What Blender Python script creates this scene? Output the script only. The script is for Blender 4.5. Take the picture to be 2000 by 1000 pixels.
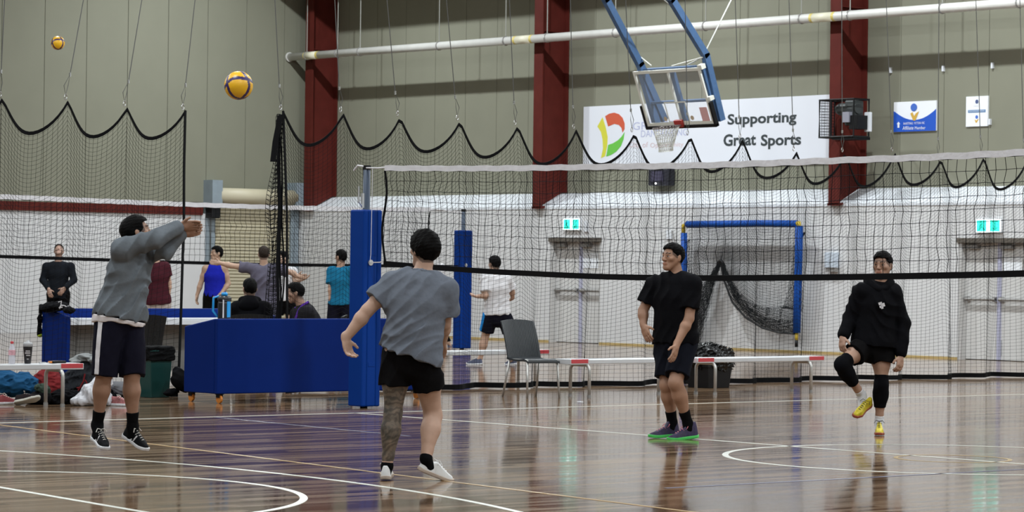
import bpy, math, random
import numpy as np
from mathutils import Matrix, Vector

# ------------------------------------------------------------------ scene, camera, light
for o in list(bpy.data.objects): bpy.data.objects.remove(o)
SC = bpy.context.scene
COL = SC.collection
CAMH = 1.45
FPX = 5722.5                      # focal length in pixels of the 2000 px wide frame
ROLL, PITCH, YAW = 0.0130, 0.0039, 0.8673
EXPOSURE = -0.08
_cy, _sy = math.cos(YAW), math.sin(YAW)
FW = np.array([-_sy*math.cos(PITCH), _cy*math.cos(PITCH), math.sin(PITCH)])
_R0 = np.array([_cy, _sy, 0.0]); _U0 = np.cross(_R0, FW)
RT = _R0*math.cos(ROLL)+_U0*math.sin(ROLL)
UP = -_R0*math.sin(ROLL)+_U0*math.cos(ROLL)
EYE = np.array([0, 0, CAMH])
cam_d = bpy.data.cameras.new('camera'); cam = bpy.data.objects.new('camera', cam_d); COL.objects.link(cam)
cam_d.sensor_width = 36; cam_d.lens = 36*FPX/2000; cam_d.clip_end = 300
m = Matrix.Identity(4)
for i in range(3):
    m[i][0] = RT[i]; m[i][1] = UP[i]; m[i][2] = -FW[i]; m[i][3] = EYE[i]
cam.matrix_world = m
cam_d.dof.use_dof = True; cam_d.dof.focus_distance = 23.0; cam_d.dof.aperture_fstop = 9.0
SC.camera = cam
SC.view_settings.view_transform = 'Standard'; SC.view_settings.look = 'None'
SC.view_settings.exposure = EXPOSURE; SC.view_settings.gamma = 1.0
SC.view_settings.use_curve_mapping = False
world = bpy.data.worlds.new('world'); SC.world = world; world.use_nodes = True
world.node_tree.nodes['Background'].inputs[0].default_value = (0.5, 0.52, 0.55, 1)
world.node_tree.nodes['Background'].inputs[1].default_value = 0.05

WALL_V, LOW_V, LEFT_U, CEIL = 38.3, 37.7, -51.7, 9.6
def lamp(x, y, z, power, size=0.55, col=(0.93, 1.0, 1.03)):
    d = bpy.data.lights.new('high_bay_lamp', 'AREA'); d.shape = 'DISK'; d.size = size; d.energy = power; d.color = col
    o = bpy.data.objects.new('high_bay_lamp', d); o.location = (x, y, z); COL.objects.link(o)
for ix in range(7):
    for iy in range(4):
        lamp(-42.0+8*ix, 1.5+8.0*iy, 9.0, 375)
for ix in range(8):                    # the row of lamps along the long wall
    lamp(-47.5+7.9*ix, WALL_V-4.5, 9.2, 590, 0.25)

# ------------------------------------------------------------------ pixel helpers (2000 x 1000 frame)
def ray(px, py): return FW+RT*((px-1000)/FPX)-UP*((py-500)/FPX)
def at(px, py, D): return EYE+ray(px, py)*D
def fl(px, py, z=0.0):
    d = ray(px, py); return EYE+d*((z-CAMH)/d[2])
def au(px, py, U):
    d = ray(px, py); return EYE+d*(U/d[0])
def av(px, py, V):
    d = ray(px, py); return EYE+d*(V/d[1])
def depth(P): return float((np.asarray(P)-EYE)@FW)
HR = np.array([_cy, _sy, 0.0]); HF = np.array([-_sy, _cy, 0.0]); HZ = np.array([0, 0, 1.0])   # level screen axes
def scr(a, b, c): return a*HR+b*HF+c*HZ       # right, away, up

# ------------------------------------------------------------------ materials
MATS = {}
def nd(nt, t, **kw):
    n = nt.nodes.new(t)
    for k, v in kw.items(): setattr(n, k, v)
    return n
def mat(name, col, rough=0.6, metal=0.0, spec=0.5, noise=0.0, nscale=30, bump=0.0, bscale=200, emit=None, estr=1.0, alpha=1.0, sheen=0.0, attr=False, stretch=None):
    if name in MATS: return MATS[name]
    M = bpy.data.materials.new(name); M.use_nodes = True; nt = M.node_tree
    b = nt.nodes['Principled BSDF']
    c = (*col, 1)
    b.inputs['Base Color'].default_value = c
    b.inputs['Roughness'].default_value = rough; b.inputs['Metallic'].default_value = metal
    b.inputs['Specular IOR Level'].default_value = spec
    if sheen: b.inputs['Sheen Weight'].default_value = sheen
    tc = nd(nt, 'ShaderNodeTexCoord'); src = tc.outputs['Object']
    if stretch:
        mp = nd(nt, 'ShaderNodeMapping'); mp.inputs['Scale'].default_value = stretch
        nt.links.new(src, mp.inputs[0]); src = mp.outputs[0]
    base = None
    if attr:
        at_ = nd(nt, 'ShaderNodeAttribute', attribute_name='Col'); base = at_.outputs['Color']
        nt.links.new(base, b.inputs['Base Color'])
    if noise:
        n = nd(nt, 'ShaderNodeTexNoise'); n.inputs['Scale'].default_value = nscale; n.inputs['Detail'].default_value = 4
        nt.links.new(src, n.inputs['Vector'])
        r = nd(nt, 'ShaderNodeMapRange'); r.inputs[3].default_value = 1-noise; r.inputs[4].default_value = 1+noise
        r.inputs[1].default_value = .25; r.inputs[2].default_value = .75
        nt.links.new(n.outputs['Fac'], r.inputs[0])
        mx = nd(nt, 'ShaderNodeMix', data_type='RGBA', blend_type='MULTIPLY'); mx.inputs[0].default_value = 1
        mx.inputs[6].default_value = c
        if base: nt.links.new(base, mx.inputs[6])
        nt.links.new(r.outputs[0], mx.inputs[7]); nt.links.new(mx.outputs[2], b.inputs['Base Color'])
    if bump:
        n2 = nd(nt, 'ShaderNodeTexNoise'); n2.inputs['Scale'].default_value = bscale; n2.inputs['Detail'].default_value = 3
        nt.links.new(src, n2.inputs['Vector'])
        bp = nd(nt, 'ShaderNodeBump'); bp.inputs['Strength'].default_value = bump; bp.inputs['Distance'].default_value = .01
        nt.links.new(n2.outputs['Fac'], bp.inputs['Height']); nt.links.new(bp.outputs[0], b.inputs['Normal'])
    if emit:
        b.inputs['Emission Color'].default_value = (*emit, 1); b.inputs['Emission Strength'].default_value = estr
    if alpha < 1: b.inputs['Alpha'].default_value = alpha
    MATS[name] = M; return M

def floor_material():
    M = bpy.data.materials.new('varnished_boards'); M.use_nodes = True; nt = M.node_tree; b = nt.nodes['Principled BSDF']
    L = nt.links.new
    tc = nd(nt, 'ShaderNodeTexCoord'); sp = nd(nt, 'ShaderNodeSeparateXYZ'); L(tc.outputs['Object'], sp.inputs[0])
    dv = nd(nt, 'ShaderNodeMath', operation='DIVIDE'); dv.inputs[1].default_value = .085; L(sp.outputs[0], dv.inputs[0])
    fr = nd(nt, 'ShaderNodeMath', operation='FLOOR'); L(dv.outputs[0], fr.inputs[0])
    w0 = nd(nt, 'ShaderNodeTexWhiteNoise', noise_dimensions='1D'); L(fr.outputs[0], w0.inputs['W'])
    # board joints along the length, staggered per row
    my = nd(nt, 'ShaderNodeMath', operation='MULTIPLY_ADD'); my.inputs[1].default_value = .55; L(sp.outputs[1], my.inputs[0]); L(w0.outputs['Value'], my.inputs[2])
    fy = nd(nt, 'ShaderNodeMath', operation='FLOOR'); L(my.outputs[0], fy.inputs[0])
    cb = nd(nt, 'ShaderNodeCombineXYZ'); L(fr.outputs[0], cb.inputs[0]); L(fy.outputs[0], cb.inputs[1])
    wn = nd(nt, 'ShaderNodeTexWhiteNoise', noise_dimensions='2D'); L(cb.outputs[0], wn.inputs['Vector'])
    rp = nd(nt, 'ShaderNodeValToRGB'); e = rp.color_ramp.elements
    e[0].position = 0; e[0].color = (.078, .043, .024, 1); e[1].position = 1; e[1].color = (.255, .165, .097, 1)
    k = rp.color_ramp.elements.new(.5); k.color = (.145, .088, .051, 1)
    L(wn.outputs['Value'], rp.inputs[0])
    mp = nd(nt, 'ShaderNodeMapping'); mp.inputs['Scale'].default_value = (45, 2.2, 1); L(tc.outputs['Object'], mp.inputs[0])
    gn = nd(nt, 'ShaderNodeTexNoise'); gn.inputs['Scale'].default_value = 1; gn.inputs['Detail'].default_value = 5; L(mp.outputs[0], gn.inputs['Vector'])
    mr = nd(nt, 'ShaderNodeMapRange'); mr.inputs[1].default_value = .3; mr.inputs[2].default_value = .7; mr.inputs[3].default_value = .78; mr.inputs[4].default_value = 1.2; L(gn.outputs['Fac'], mr.inputs[0])
    mx = nd(nt, 'ShaderNodeMix', data_type='RGBA', blend_type='MULTIPLY'); mx.inputs[0].default_value = 1
    L(rp.outputs[0], mx.inputs[6]); L(mr.outputs[0], mx.inputs[7]); L(mx.outputs[2], b.inputs['Base Color'])
    # each board lies at a slightly different tilt: streaky reflections
    fc = nd(nt, 'ShaderNodeMath', operation='FRACT'); L(dv.outputs[0], fc.inputs[0])
    pp = nd(nt, 'ShaderNodeMath', operation='PINGPONG'); pp.inputs[1].default_value = .5; L(fc.outputs[0], pp.inputs[0])
    cl = nd(nt, 'ShaderNodeMath', operation='MINIMUM'); cl.inputs[1].default_value = .06; L(pp.outputs[0], cl.inputs[0])
    ml = nd(nt, 'ShaderNodeMath', operation='MULTIPLY'); ml.inputs[1].default_value = 3.0; L(cl.outputs[0], ml.inputs[0])
    tl = nd(nt, 'ShaderNodeMath', operation='MULTIPLY_ADD'); L(fc.outputs[0], tl.inputs[0]); L(wn.outputs['Value'], tl.inputs[1]); L(ml.outputs[0], tl.inputs[2])
    bp = nd(nt, 'ShaderNodeBump'); bp.inputs['Strength'].default_value = .05; bp.inputs['Distance'].default_value = .004
    L(tl.outputs[0], bp.inputs['Height']); L(bp.outputs[0], b.inputs['Normal'])
    rr = nd(nt, 'ShaderNodeMapRange'); rr.inputs[3].default_value = .07; rr.inputs[4].default_value = .135; L(wn.outputs['Value'], rr.inputs[0]); L(rr.outputs[0], b.inputs['Roughness'])
    b.inputs['IOR'].default_value = 1.30
    return M

# ------------------------------------------------------------------ object helpers
def link(o, parent=None):
    COL.objects.link(o)
    if parent is not None:
        o.parent = parent
        q = parent; loc = Vector((0, 0, 0))
        while q is not None: loc += Vector(q.location); q = q.parent
        o.matrix_parent_inverse = Matrix.Identity(4); o.location = Vector(o.location)-loc
    return o
def thing(name, label, cat, loc, group=None):
    o = bpy.data.objects.new(name, None); o.location = Vector([float(v) for v in loc]); o.empty_display_size = .1
    COL.objects.link(o); o['label'] = label; o['category'] = cat
    if group: o['group'] = group
    return o
def tag(o, label, cat, group=None):
    o['label'] = label; o['category'] = cat
    if group: o['group'] = group
    return o
def origin_of(parent):
    loc = np.zeros(3); q = parent
    while q is not None: loc = loc+np.array(q.location); q = q.parent
    return loc
def mk(name, V, F, material, parent=None, smooth=False, cols=None, label=None, kind=None, bevel=0, origin=None, midx=None):
    """V world coordinates (n,3); F list of faces or int array; the object sits at its parent's origin (or at its own base)."""
    V = np.asarray(V, dtype=np.float64)
    if parent is not None: org = origin_of(parent)
    elif origin is not None: org = np.asarray(origin, float)
    else: org = np.array([(V[:, 0].min()+V[:, 0].max())/2, (V[:, 1].min()+V[:, 1].max())/2, V[:, 2].min()])
    me = bpy.data.meshes.new(name)
    Lc = V-org
    if isinstance(F, np.ndarray):
        n = F.shape[1]
        me.vertices.add(len(Lc)); me.vertices.foreach_set('co', Lc.astype(np.float32).ravel())
        me.loops.add(F.size); me.loops.foreach_set('vertex_index', F.astype(np.int32).ravel())
        me.polygons.add(len(F)); me.polygons.foreach_set('loop_start', np.arange(0, F.size, n, dtype=np.int32))
        me.update(calc_edges=True)
    else:
        me.from_pydata([tuple(v) for v in Lc], [], F); me.update()
    me.validate()
    if smooth: me.polygons.foreach_set('use_smooth', np.ones(len(me.polygons), bool))
    for mm in (material if isinstance(material, (list, tuple)) else [material]): me.materials.append(mm)
    if midx is not None: me.polygons.foreach_set('material_index', np.asarray(midx, np.int32))
    if cols is not None:
        ca = me.color_attributes.new('Col', 'FLOAT_COLOR', 'POINT')
        ca.data.foreach_set('color', np.c_[cols, np.ones(len(cols))].astype(np.float32).ravel())
    o = bpy.data.objects.new(name, me)
    if parent is None:
        o.location = Vector(org); COL.objects.link(o)
    else:
        COL.objects.link(o); o.parent = parent
    if bevel:
        b = o.modifiers.new('bevel', 'BEVEL'); b.width = bevel; b.segments = 2; b.limit_method = 'ANGLE'
    if label: o['label'] = label
    if kind: o['kind'] = kind
    return o

class MB:
    def __init__(s): s.v = []; s.f = []
    def add(s, V, F):
        n = len(s.v); s.v += [tuple(map(float, p)) for p in V]; s.f += [tuple(i+n for i in q) for q in F]; return s
    def box(s, a, b):
        x0, y0, z0 = np.minimum(a, b); x1, y1, z1 = np.maximum(a, b)
        return s.add([(x0,y0,z0),(x1,y0,z0),(x1,y1,z0),(x0,y1,z0),(x0,y0,z1),(x1,y0,z1),(x1,y1,z1),(x0,y1,z1)],
              [(0,3,2,1),(4,5,6,7),(0,1,5,4),(1,2,6,5),(2,3,7,6),(3,0,4,7)])
    def obox(s, c, ax, hs):            # oriented box: centre, 3 axes, half sizes
        c = np.asarray(c, float); P = []
        for k in (-1, 1):
            for (i, j) in ((-1,-1),(1,-1),(1,1),(-1,1)):
                P.append(c+i*hs[0]*ax[0]+j*hs[1]*ax[1]+k*hs[2]*ax[2])
        return s.add(P, [(0,3,2,1),(4,5,6,7),(0,1,5,4),(1,2,6,5),(2,3,7,6),(3,0,4,7)])
    def tube(s, pts, r, n=8, closed=False):
        pts = [np.asarray(p, float) for p in pts]; N = len(pts)
        rs = r if isinstance(r, (list, tuple, np.ndarray)) else [r]*N
        ring = []; ref = None; base = len(s.v)
        for i, p in enumerate(pts):
            if closed: d = pts[(i+1) % N]-pts[i-1]
            else: d = pts[min(i+1, N-1)]-pts[max(i-1, 0)]
            d = d/(np.linalg.norm(d)+1e-12)
            if ref is None: ref = np.array([0, 0, 1.]) if abs(d[2]) < .9 else np.array([1., 0, 0])
            a = np.cross(d, ref); a /= np.linalg.norm(a)+1e-12; b = np.cross(d, a); ref = -b if False else np.cross(a, d)
            for k in range(n):
                t = 2*math.pi*k/n; s.v.append(tuple(p+rs[i]*(math.cos(t)*a+math.sin(t)*b)))
        M = N if closed else N-1
        for i in range(M):
            for k in range(n):
                A = base+i*n+k; B = base+i*n+(k+1) % n; j = (i+1) % N
                s.f.append((A, base+j*n+k, base+j*n+(k+1) % n, B))
        if not closed:
            s.f.append(tuple(base+k for k in range(n))); s.f.append(tuple(base+(N-1)*n+k for k in range(n-1, -1, -1)))
        return s
    def prism(s, poly, off):           # polygon (3D points) extruded by vector
        n = len(poly); off = np.asarray(off, float)
        P = [np.asarray(p, float) for p in poly]; P2 = [p+off for p in P]
        return s.add(P+P2, [tuple(range(n-1, -1, -1)), tuple(range(n, 2*n))]+[(i, (i+1) % n, n+(i+1) % n, n+i) for i in range(n)])
    def lathe(s, c, prof, n=20, ax=None):   # profile (r,z) about z axis through c
        base = len(s.v); c = np.asarray(c, float)
        X, Y, Z = ax if ax is not None else (np.array([1.,0,0]), np.array([0,1.,0]), np.array([0,0,1.]))
        for (r, z) in prof:
            for k in range(n):
                t = 2*math.pi*k/n; s.v.append(tuple(c+X*r*math.cos(t)+Y*r*math.sin(t)+Z*z))
        for i in range(len(prof)-1):
            for k in range(n):
                s.f.append((base+i*n+k, base+i*n+(k+1) % n, base+(i+1)*n+(k+1) % n, base+(i+1)*n+k))
        s.f.append(tuple(base+k for k in range(n-1, -1, -1))); s.f.append(tuple(base+(len(prof)-1)*n+k for k in range(n)))
        return s
    def build(s, name, material, parent=None, **kw): return mk(name, s.v, s.f, material, parent, **kw)
def BX(name, a, b, material, parent=None, **kw): return MB().box(a, b).build(name, material, parent, **kw)

def strands(A, B, r):                  # three sided strands between point arrays
    A = np.asarray(A, float); B = np.asarray(B, float); d = B-A; d /= np.linalg.norm(d, axis=1, keepdims=True)+1e-12
    ref = np.where(np.abs(d[:, 2:3]) < .8, np.array([[0, 0, 1.]]), np.array([[1., 0, 0]]))
    p = np.cross(d, ref); p /= np.linalg.norm(p, axis=1, keepdims=True); q = np.cross(d, p)
    V = []
    for E in (A, B):
        for k in range(3):
            t = 2*math.pi*k/3+.5; V.append(E+r*(math.cos(t)*p+math.sin(t)*q))
    V = np.stack(V, 1).reshape(-1, 3); n = len(A); b = np.arange(n)[:, None]*6
    F = np.concatenate([b+np.array([[0, 1, 4, 3]]), b+np.array([[1, 2, 5, 4]]), b+np.array([[2, 0, 3, 5]])])
    return V, F
def net_mesh(name, G, r, material, parent, mask=None, kind='stuff', label=None):
    """G (rows, cols, 3) grid of knots"""
    A = [G[:-1].reshape(-1, 3), G[:, :-1].reshape(-1, 3)]; B = [G[1:].reshape(-1, 3), G[:, 1:].reshape(-1, 3)]
    V, F = strands(np.concatenate(A), np.concatenate(B), r)
    return mk(name, V, F, material, parent, kind=kind, label=label)
def ribbon(name, pts, wvec, thick, material, parent, **kw):
    """flat strap along pts, of width vector wvec, given a real thickness"""
    pts = [np.asarray(p, float) for p in pts]; w = np.asarray(wvec, float)
    mb = MB(); V = []; n = len(pts)
    for i, p in enumerate(pts):
        d = pts[min(i+1, n-1)]-pts[max(i-1, 0)]; t = np.cross(d, w); t /= np.linalg.norm(t)+1e-12; t = t*thick/2
        V += [p-w/2-t, p+w/2-t, p+w/2+t, p-w/2+t]
    F = [(0, 1, 2, 3)]+[tuple(4*i+np.array(q)) for i in range(n-1) for q in ((0, 4, 5, 1), (1, 5, 6, 2), (2, 6, 7, 3), (3, 7, 4, 0))]+[(4*n-1, 4*n-2, 4*n-3, 4*n-4)]
    mb.add(V, F); return mb.build(name, material, parent, **kw)
def text_geo(s, h, w=None, bold=0.0, extrude=.003, align='LEFT'):
    c = bpy.data.curves.new('t', 'FONT'); c.body = s; c.size = 1; c.offset = bold; c.extrude = 0; c.resolution_u = 3; c.align_x = align
    o = bpy.data.objects.new('t', c); COL.objects.link(o)
    me = bpy.data.meshes.new_from_object(o)
    V = np.array([v.co[:] for v in me.vertices]); F = [tuple(p.vertices) for p in me.polygons]
    bpy.data.objects.remove(o); bpy.data.curves.remove(c); bpy.data.meshes.remove(me)
    V[:, :2] -= V[:, :2].min(0)
    sy = h/V[:, 1].max(); sx = w/V[:, 0].max() if w else sy
    V[:, 0] *= sx; V[:, 1] *= sy
    return V, F
def text_on_wall(name, s, u0, v, z0, h, w, material, parent, bold=0.0, nrm=-1, shear=0):
    V, F = text_geo(s, h, w, bold)
    P = np.stack([u0+V[:, 0]+shear*V[:, 1], np.full(len(V), v+nrm*.003), z0+V[:, 1]], 1)
    return mk(name, P, F, material, parent)
def flat_on_wall(name, poly, v, material, parent, th=.004):   # poly [(u,z)...] anticlockwise seen from -v
    mb = MB(); mb.prism([(u, v, z) for u, z in poly], (0, -th, 0)); return mb.build(name, material, parent)

# ------------------------------------------------------------------ signed distance modelling
class Field:
    def __init__(s, lo, hi, h, big=.07):
        s.lo = np.asarray(lo, float); s.h = h; s.n = np.maximum(4, np.ceil((np.asarray(hi)-s.lo)/h).astype(int)+1)
        s.a = np.full(s.n, big, np.float32); s.big = big
    def win(s, lo, hi):
        i0 = np.clip(np.floor((np.asarray(lo)-s.lo)/s.h).astype(int), 0, s.n-1); i1 = np.clip(np.ceil((np.asarray(hi)-s.lo)/s.h).astype(int)+1, 1, s.n)
        i1 = np.maximum(i1, i0+1)
        sl = tuple(slice(a, b) for a, b in zip(i0, i1))
        g = [((np.arange(a, b)*s.h+o).astype(np.float32)) for a, b, o in zip(i0, i1, s.lo)]
        return sl, (g[0][:, None, None], g[1][None, :, None], g[2][None, None, :])
    def put(s, fn, lo, hi, k=.02):
        m = s.big; sl, P = s.win(np.asarray(lo)-m, np.asarray(hi)+m)
        d = fn(P); a = s.a[sl]
        if k > 0:
            hh = np.maximum(k-np.abs(a-d), 0)/k; s.a[sl] = np.minimum(a, d)-hh*hh*(k/4)
        else: s.a[sl] = np.minimum(a, d)
    def carve(s, fn, lo, hi, k=.01):
        sl, P = s.win(lo, hi); d = -fn(P); a = s.a[sl]
        if k > 0:
            hh = np.maximum(k-np.abs(a-d), 0)/k; s.a[sl] = np.maximum(a, d)+hh*hh*(k/4)
        else: s.a[sl] = np.maximum(a, d)
    def keep(s, fn):                   # intersect everything with fn<0
        sl, P = s.win(s.lo, s.lo+s.h*s.n); s.a = np.maximum(s.a, fn(P)).astype(np.float32)
    def disp(s, fn):
        sl, P = s.win(s.lo, s.lo+s.h*s.n); s.a = (s.a+fn(P)).astype(np.float32)
    def rc(s, a, b, ra, rb, k=.02):
        a = np.asarray(a, float); b = np.asarray(b, float); ba = b-a; L = float(ba@ba)+1e-12; R = max(ra, rb)
        def fn(P):
            x, y, z = P[0]-np.float32(a[0]), P[1]-np.float32(a[1]), P[2]-np.float32(a[2])
            t = np.clip((x*np.float32(ba[0])+y*np.float32(ba[1])+z*np.float32(ba[2]))/np.float32(L), 0, 1)
            return np.sqrt((x-t*np.float32(ba[0]))**2+(y-t*np.float32(ba[1]))**2+(z-t*np.float32(ba[2]))**2)-(np.float32(ra)+np.float32(rb-ra)*t)
        s.put(fn, np.minimum(a, b)-R, np.maximum(a, b)+R, k)
    def ellfn(s, c, ax, r):
        c = np.asarray(c, float); ax = [np.asarray(v, float) for v in ax]
        def fn(P):
            x, y, z = P[0]-np.float32(c[0]), P[1]-np.float32(c[1]), P[2]-np.float32(c[2]); k0 = 0; k1 = 0
            for v, rr in zip(ax, r):
                q = x*np.float32(v[0])+y*np.float32(v[1])+z*np.float32(v[2]); k0 = k0+(q/np.float32(rr))**2; k1 = k1+(q/np.float32(rr*rr))**2
            k0 = np.sqrt(k0); return k0*(k0-1)/(np.sqrt(k1)+np.float32(1e-6))
        return fn
    def ell(s, c, ax, r, k=.02):
        R = max(r); s.put(s.ellfn(c, ax, r), np.asarray(c)-R, np.asarray(c)+R, k)
    def loft(s, st, k=.03, grow=0.0):
        """stations: (centre, right vector, half width, half depth); elliptical sections"""
        for (c0, r0, a0, b0), (c1, r1, a1, b1) in zip(st[:-1], st[1:]):
            c0 = np.asarray(c0, float); c1 = np.asarray(c1, float); ba = c1-c0; L = float(ba@ba); l = math.sqrt(L); up = ba/l
            r = (r0+r1)/2; r = r-up*(r@up); r /= np.linalg.norm(r); f = np.cross(up, r)
            A0, A1, B0, B1 = a0+grow, a1+grow, b0+grow, b1+grow; mb = min(A0, A1, B0, B1)
            def fn(P, c0=c0, up=up, r=r, f=f, l=l, A0=A0, A1=A1, B0=B0, B1=B1):
                x, y, z = P[0]-np.float32(c0[0]), P[1]-np.float32(c0[1]), P[2]-np.float32(c0[2])
                dt = lambda v: x*np.float32(v[0])+y*np.float32(v[1])+z*np.float32(v[2])
                w = dt(up); t = np.clip(w/np.float32(l), 0, 1); o = w-t*np.float32(l)
                A = A0+(A1-A0)*t; B = B0+(B1-B0)*t
                u_, v_ = dt(r), dt(f)
                k0 = np.sqrt((u_/A)**2+(v_/B)**2+(o/B)**2); k1 = np.sqrt((u_/A**2)**2+(v_/B**2)**2+(o/B**2)**2)
                return k0*(k0-1)/(k1+np.float32(1e-6))
            R = max(A0, A1, B0, B1); s.put(fn, np.minimum(c0, c1)-R, np.maximum(c0, c1)+R, k)
    def mesh(s):
        a = s.a; I = a < 0; n = s.n
        I[0] = I[-1] = False; I[:, 0] = I[:, -1] = False; I[:, :, 0] = I[:, :, -1] = False
        a = np.where(I, a, np.maximum(a, 1e-5)); s.a = a
        c = np.zeros(n-1, np.int8)
        offs = [(i, j, k) for i in (0, 1) for j in (0, 1) for k in (0, 1)]
        for i, j, k in offs: c += I[i:n[0]-1+i, j:n[1]-1+j, k:n[2]-1+k]
        act = np.argwhere((c > 0) & (c < 8))
        idx = np.full(n-1, -1, np.int32); idx[act[:, 0], act[:, 1], act[:, 2]] = np.arange(len(act))
        vals = {o: a[act[:, 0]+o[0], act[:, 1]+o[1], act[:, 2]+o[2]] for o in offs}
        pos = np.zeros((len(act), 3)); cnt = np.zeros(len(act))
        for p in offs:
            for ax in range(3):
                if p[ax]: continue
                q = list(p); q[ax] = 1; q = tuple(q); va, vb = vals[p], vals[q]
                x = (va < 0) != (vb < 0); t = np.where(x, va/np.where(x, va-vb, 1), 0)
                for d in range(3): pos[:, d] += np.where(x, p[d]+(t if d == ax else 0), 0)
                cnt += x
        pos /= np.maximum(cnt, 1)[:, None]
        V = s.lo+(act+pos)*s.h
        Q = []
        for ax in range(3):
            b, d = [(1, 2), (2, 0), (0, 1)][ax]
            sl0 = [slice(None)]*3; sl1 = [slice(None)]*3; sl0[ax] = slice(0, n[ax]-1); sl1[ax] = slice(1, n[ax])
            A, B = I[tuple(sl0)], I[tuple(sl1)]; e = np.argwhere(A != B)
            if not len(e): continue
            fl_ = A[e[:, 0], e[:, 1], e[:, 2]]
            def cell(db, dd):
                t = e.copy(); t[:, b] -= db; t[:, d] -= dd; return idx[t[:, 0], t[:, 1], t[:, 2]]
            q = np.stack([cell(1, 1), cell(0, 1), cell(0, 0), cell(1, 0)], 1)
            q[~fl_] = q[~fl_][:, ::-1]; Q.append(q)
        return V, np.concatenate(Q)
def smooth_mesh(V, Q, it=1, lam=.5):
    for _ in range(it):
        acc = np.zeros_like(V); cn = np.zeros(len(V))
        for i in range(4):
            for j in (1, 3):
                np.add.at(acc, Q[:, i], V[Q[:, (i+j) % 4]]); np.add.at(cn, Q[:, i], 1)
        V = V*(1-lam)+lam*acc/np.maximum(cn, 1)[:, None]
    return V
def wob(P, f, seed=0, n=5, stretch=(1, 1, 1)):
    rs = np.random.RandomState(seed); o = 0
    for i in range(n):
        w = rs.normal(size=3)*f*(0.6+.8*rs.rand())*np.array(stretch); ph = rs.rand()*6.28
        o = o+np.sin(P[0]*np.float32(w[0])+P[1]*np.float32(w[1])+P[2]*np.float32(w[2])+np.float32(ph))
    return o/n
# ================================================================== THE HALL
X1, Y0 = 14.0, -9.0
M_floor = floor_material()
M_line = mat('line_paint', (.62, .62, .56), .3, noise=.06, nscale=8)
M_yline = mat('line_paint_yellow', (.36, .22, .08), .3)
M_bline = mat('line_paint_blue', (.12, .12, .19), .3)
M_yfaint = mat('line_paint_ochre', (.42, .30, .15), .3)
M_olive = mat('olive_cladding', (.215, .213, .162), .75, spec=.25, noise=.04, nscale=1.2)
M_conc = mat('painted_concrete', (.62, .615, .62), .65, noise=.03, nscale=2, bump=.04, bscale=40)
M_white = mat('white_paint', (.68, .70, .74), .5, noise=.03, nscale=3)
M_rust = mat('rust_red_steel', (.092, .016, .012), .6, spec=.12, noise=.15, nscale=3)
M_ceil = mat('ceiling_sheet', (.55, .55, .53), .8)
M_black = mat('black_plastic', (.006, .006, .007), .45, spec=.25)
M_bfab = mat('black_strap', (.0035, .0035, .0042), .85, spec=.12)
M_net = mat('black_net_cord', (.006, .006, .007), .85, spec=.12)
M_netg = mat('dark_grey_cord', (.016, .018, .020), .85, spec=.12)
M_steel = mat('brushed_aluminium', (.62, .63, .65), .35, metal=.75)
M_chrome = mat('chrome_tube', (.55, .55, .55), .25, metal=.9)
M_wire = mat('steel_wire', (.10, .10, .095), .5, metal=.4)
M_wirel = mat('bright_wire', (.35, .35, .32), .5, metal=.3)
M_blue = mat('blue_vinyl_pad', (.0002, .015, .135), .55, spec=.10, noise=.05, nscale=3, bump=.05, bscale=25)
M_bluep = mat('bright_blue_vinyl', (.0004, .032, .215), .5, spec=.12, noise=.05, nscale=3, bump=.05, bscale=25)
M_blue2 = mat('blue_steel', (.055, .115, .235), .45, noise=.12, nscale=12)
M_red = mat('red_plastic', (.48, .05, .06), .4)
M_tape = mat('white_net_tape', (.66, .65, .68), .7, noise=.08, nscale=14, bump=.35, bscale=22)

floor_o = BX('floor', (LEFT_U-.5, Y0, -.12), (X1, WALL_V+.6, 0), M_floor, kind='structure', origin=(0, 0, 0))
def line_strip(p0, p1, w=.05, material=None):
    p0, p1 = np.array(p0[:2], float), np.array(p1[:2], float); d = (p1-p0)/np.linalg.norm(p1-p0); n = np.array([-d[1], d[0]])*w/2
    mb = MB(); mb.prism([(*(p0-n), .0004), (*(p1-n), .0004), (*(p1+n), .0004), (*(p0+n), .0004)], (0, 0, .0012))
    return mb.build('court_line', material or M_line, floor_o)
def line_arc(c, r, a0, a1, w=.05, material=None, n=120, dz=0):
    V = []; F = []
    for i in range(n+1):
        t = a0+(a1-a0)*i/n
        for rr in (r-w, r):
            for z in (.0004, .0016+dz): V.append((c[0]+rr*math.cos(t), c[1]+rr*math.sin(t), z))
    for i in range(n):
        b = 4*i
        F += [(b+1, b+5, b+7, b+3), (b, b+4, b+5, b+1), (b+2, b+3, b+7, b+6), (b, b+2, b+6, b+4)]
    return mk('court_line', V, F, material or M_line, floor_o)
CV = 17.464
line_strip((-22.94, CV), (9, CV))
line_strip((-22.94, 4), (-22.94, 34))
line_arc((-15.229, CV), 1.8, 0, 2*math.pi)
line_arc((-15.229, CV), .46, 0, 2*math.pi, .035, M_yfaint)
line_arc((-15.981, 9.055), 2.19, -1.2, 3.9)
line_arc((-16.704, 2.031), 9.917, .5, 2.5, n=160)
line_strip(fl(-60, 941.6), fl(420, 1024))
line_strip(fl(-200, 805), fl(1900, 1069), .04, M_yline)
line_strip(fl(1300, 953.5), fl(2300, 901), .04, M_bline)
line_strip(fl(420, 815), fl(800, 852), .04, M_bline)

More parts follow.
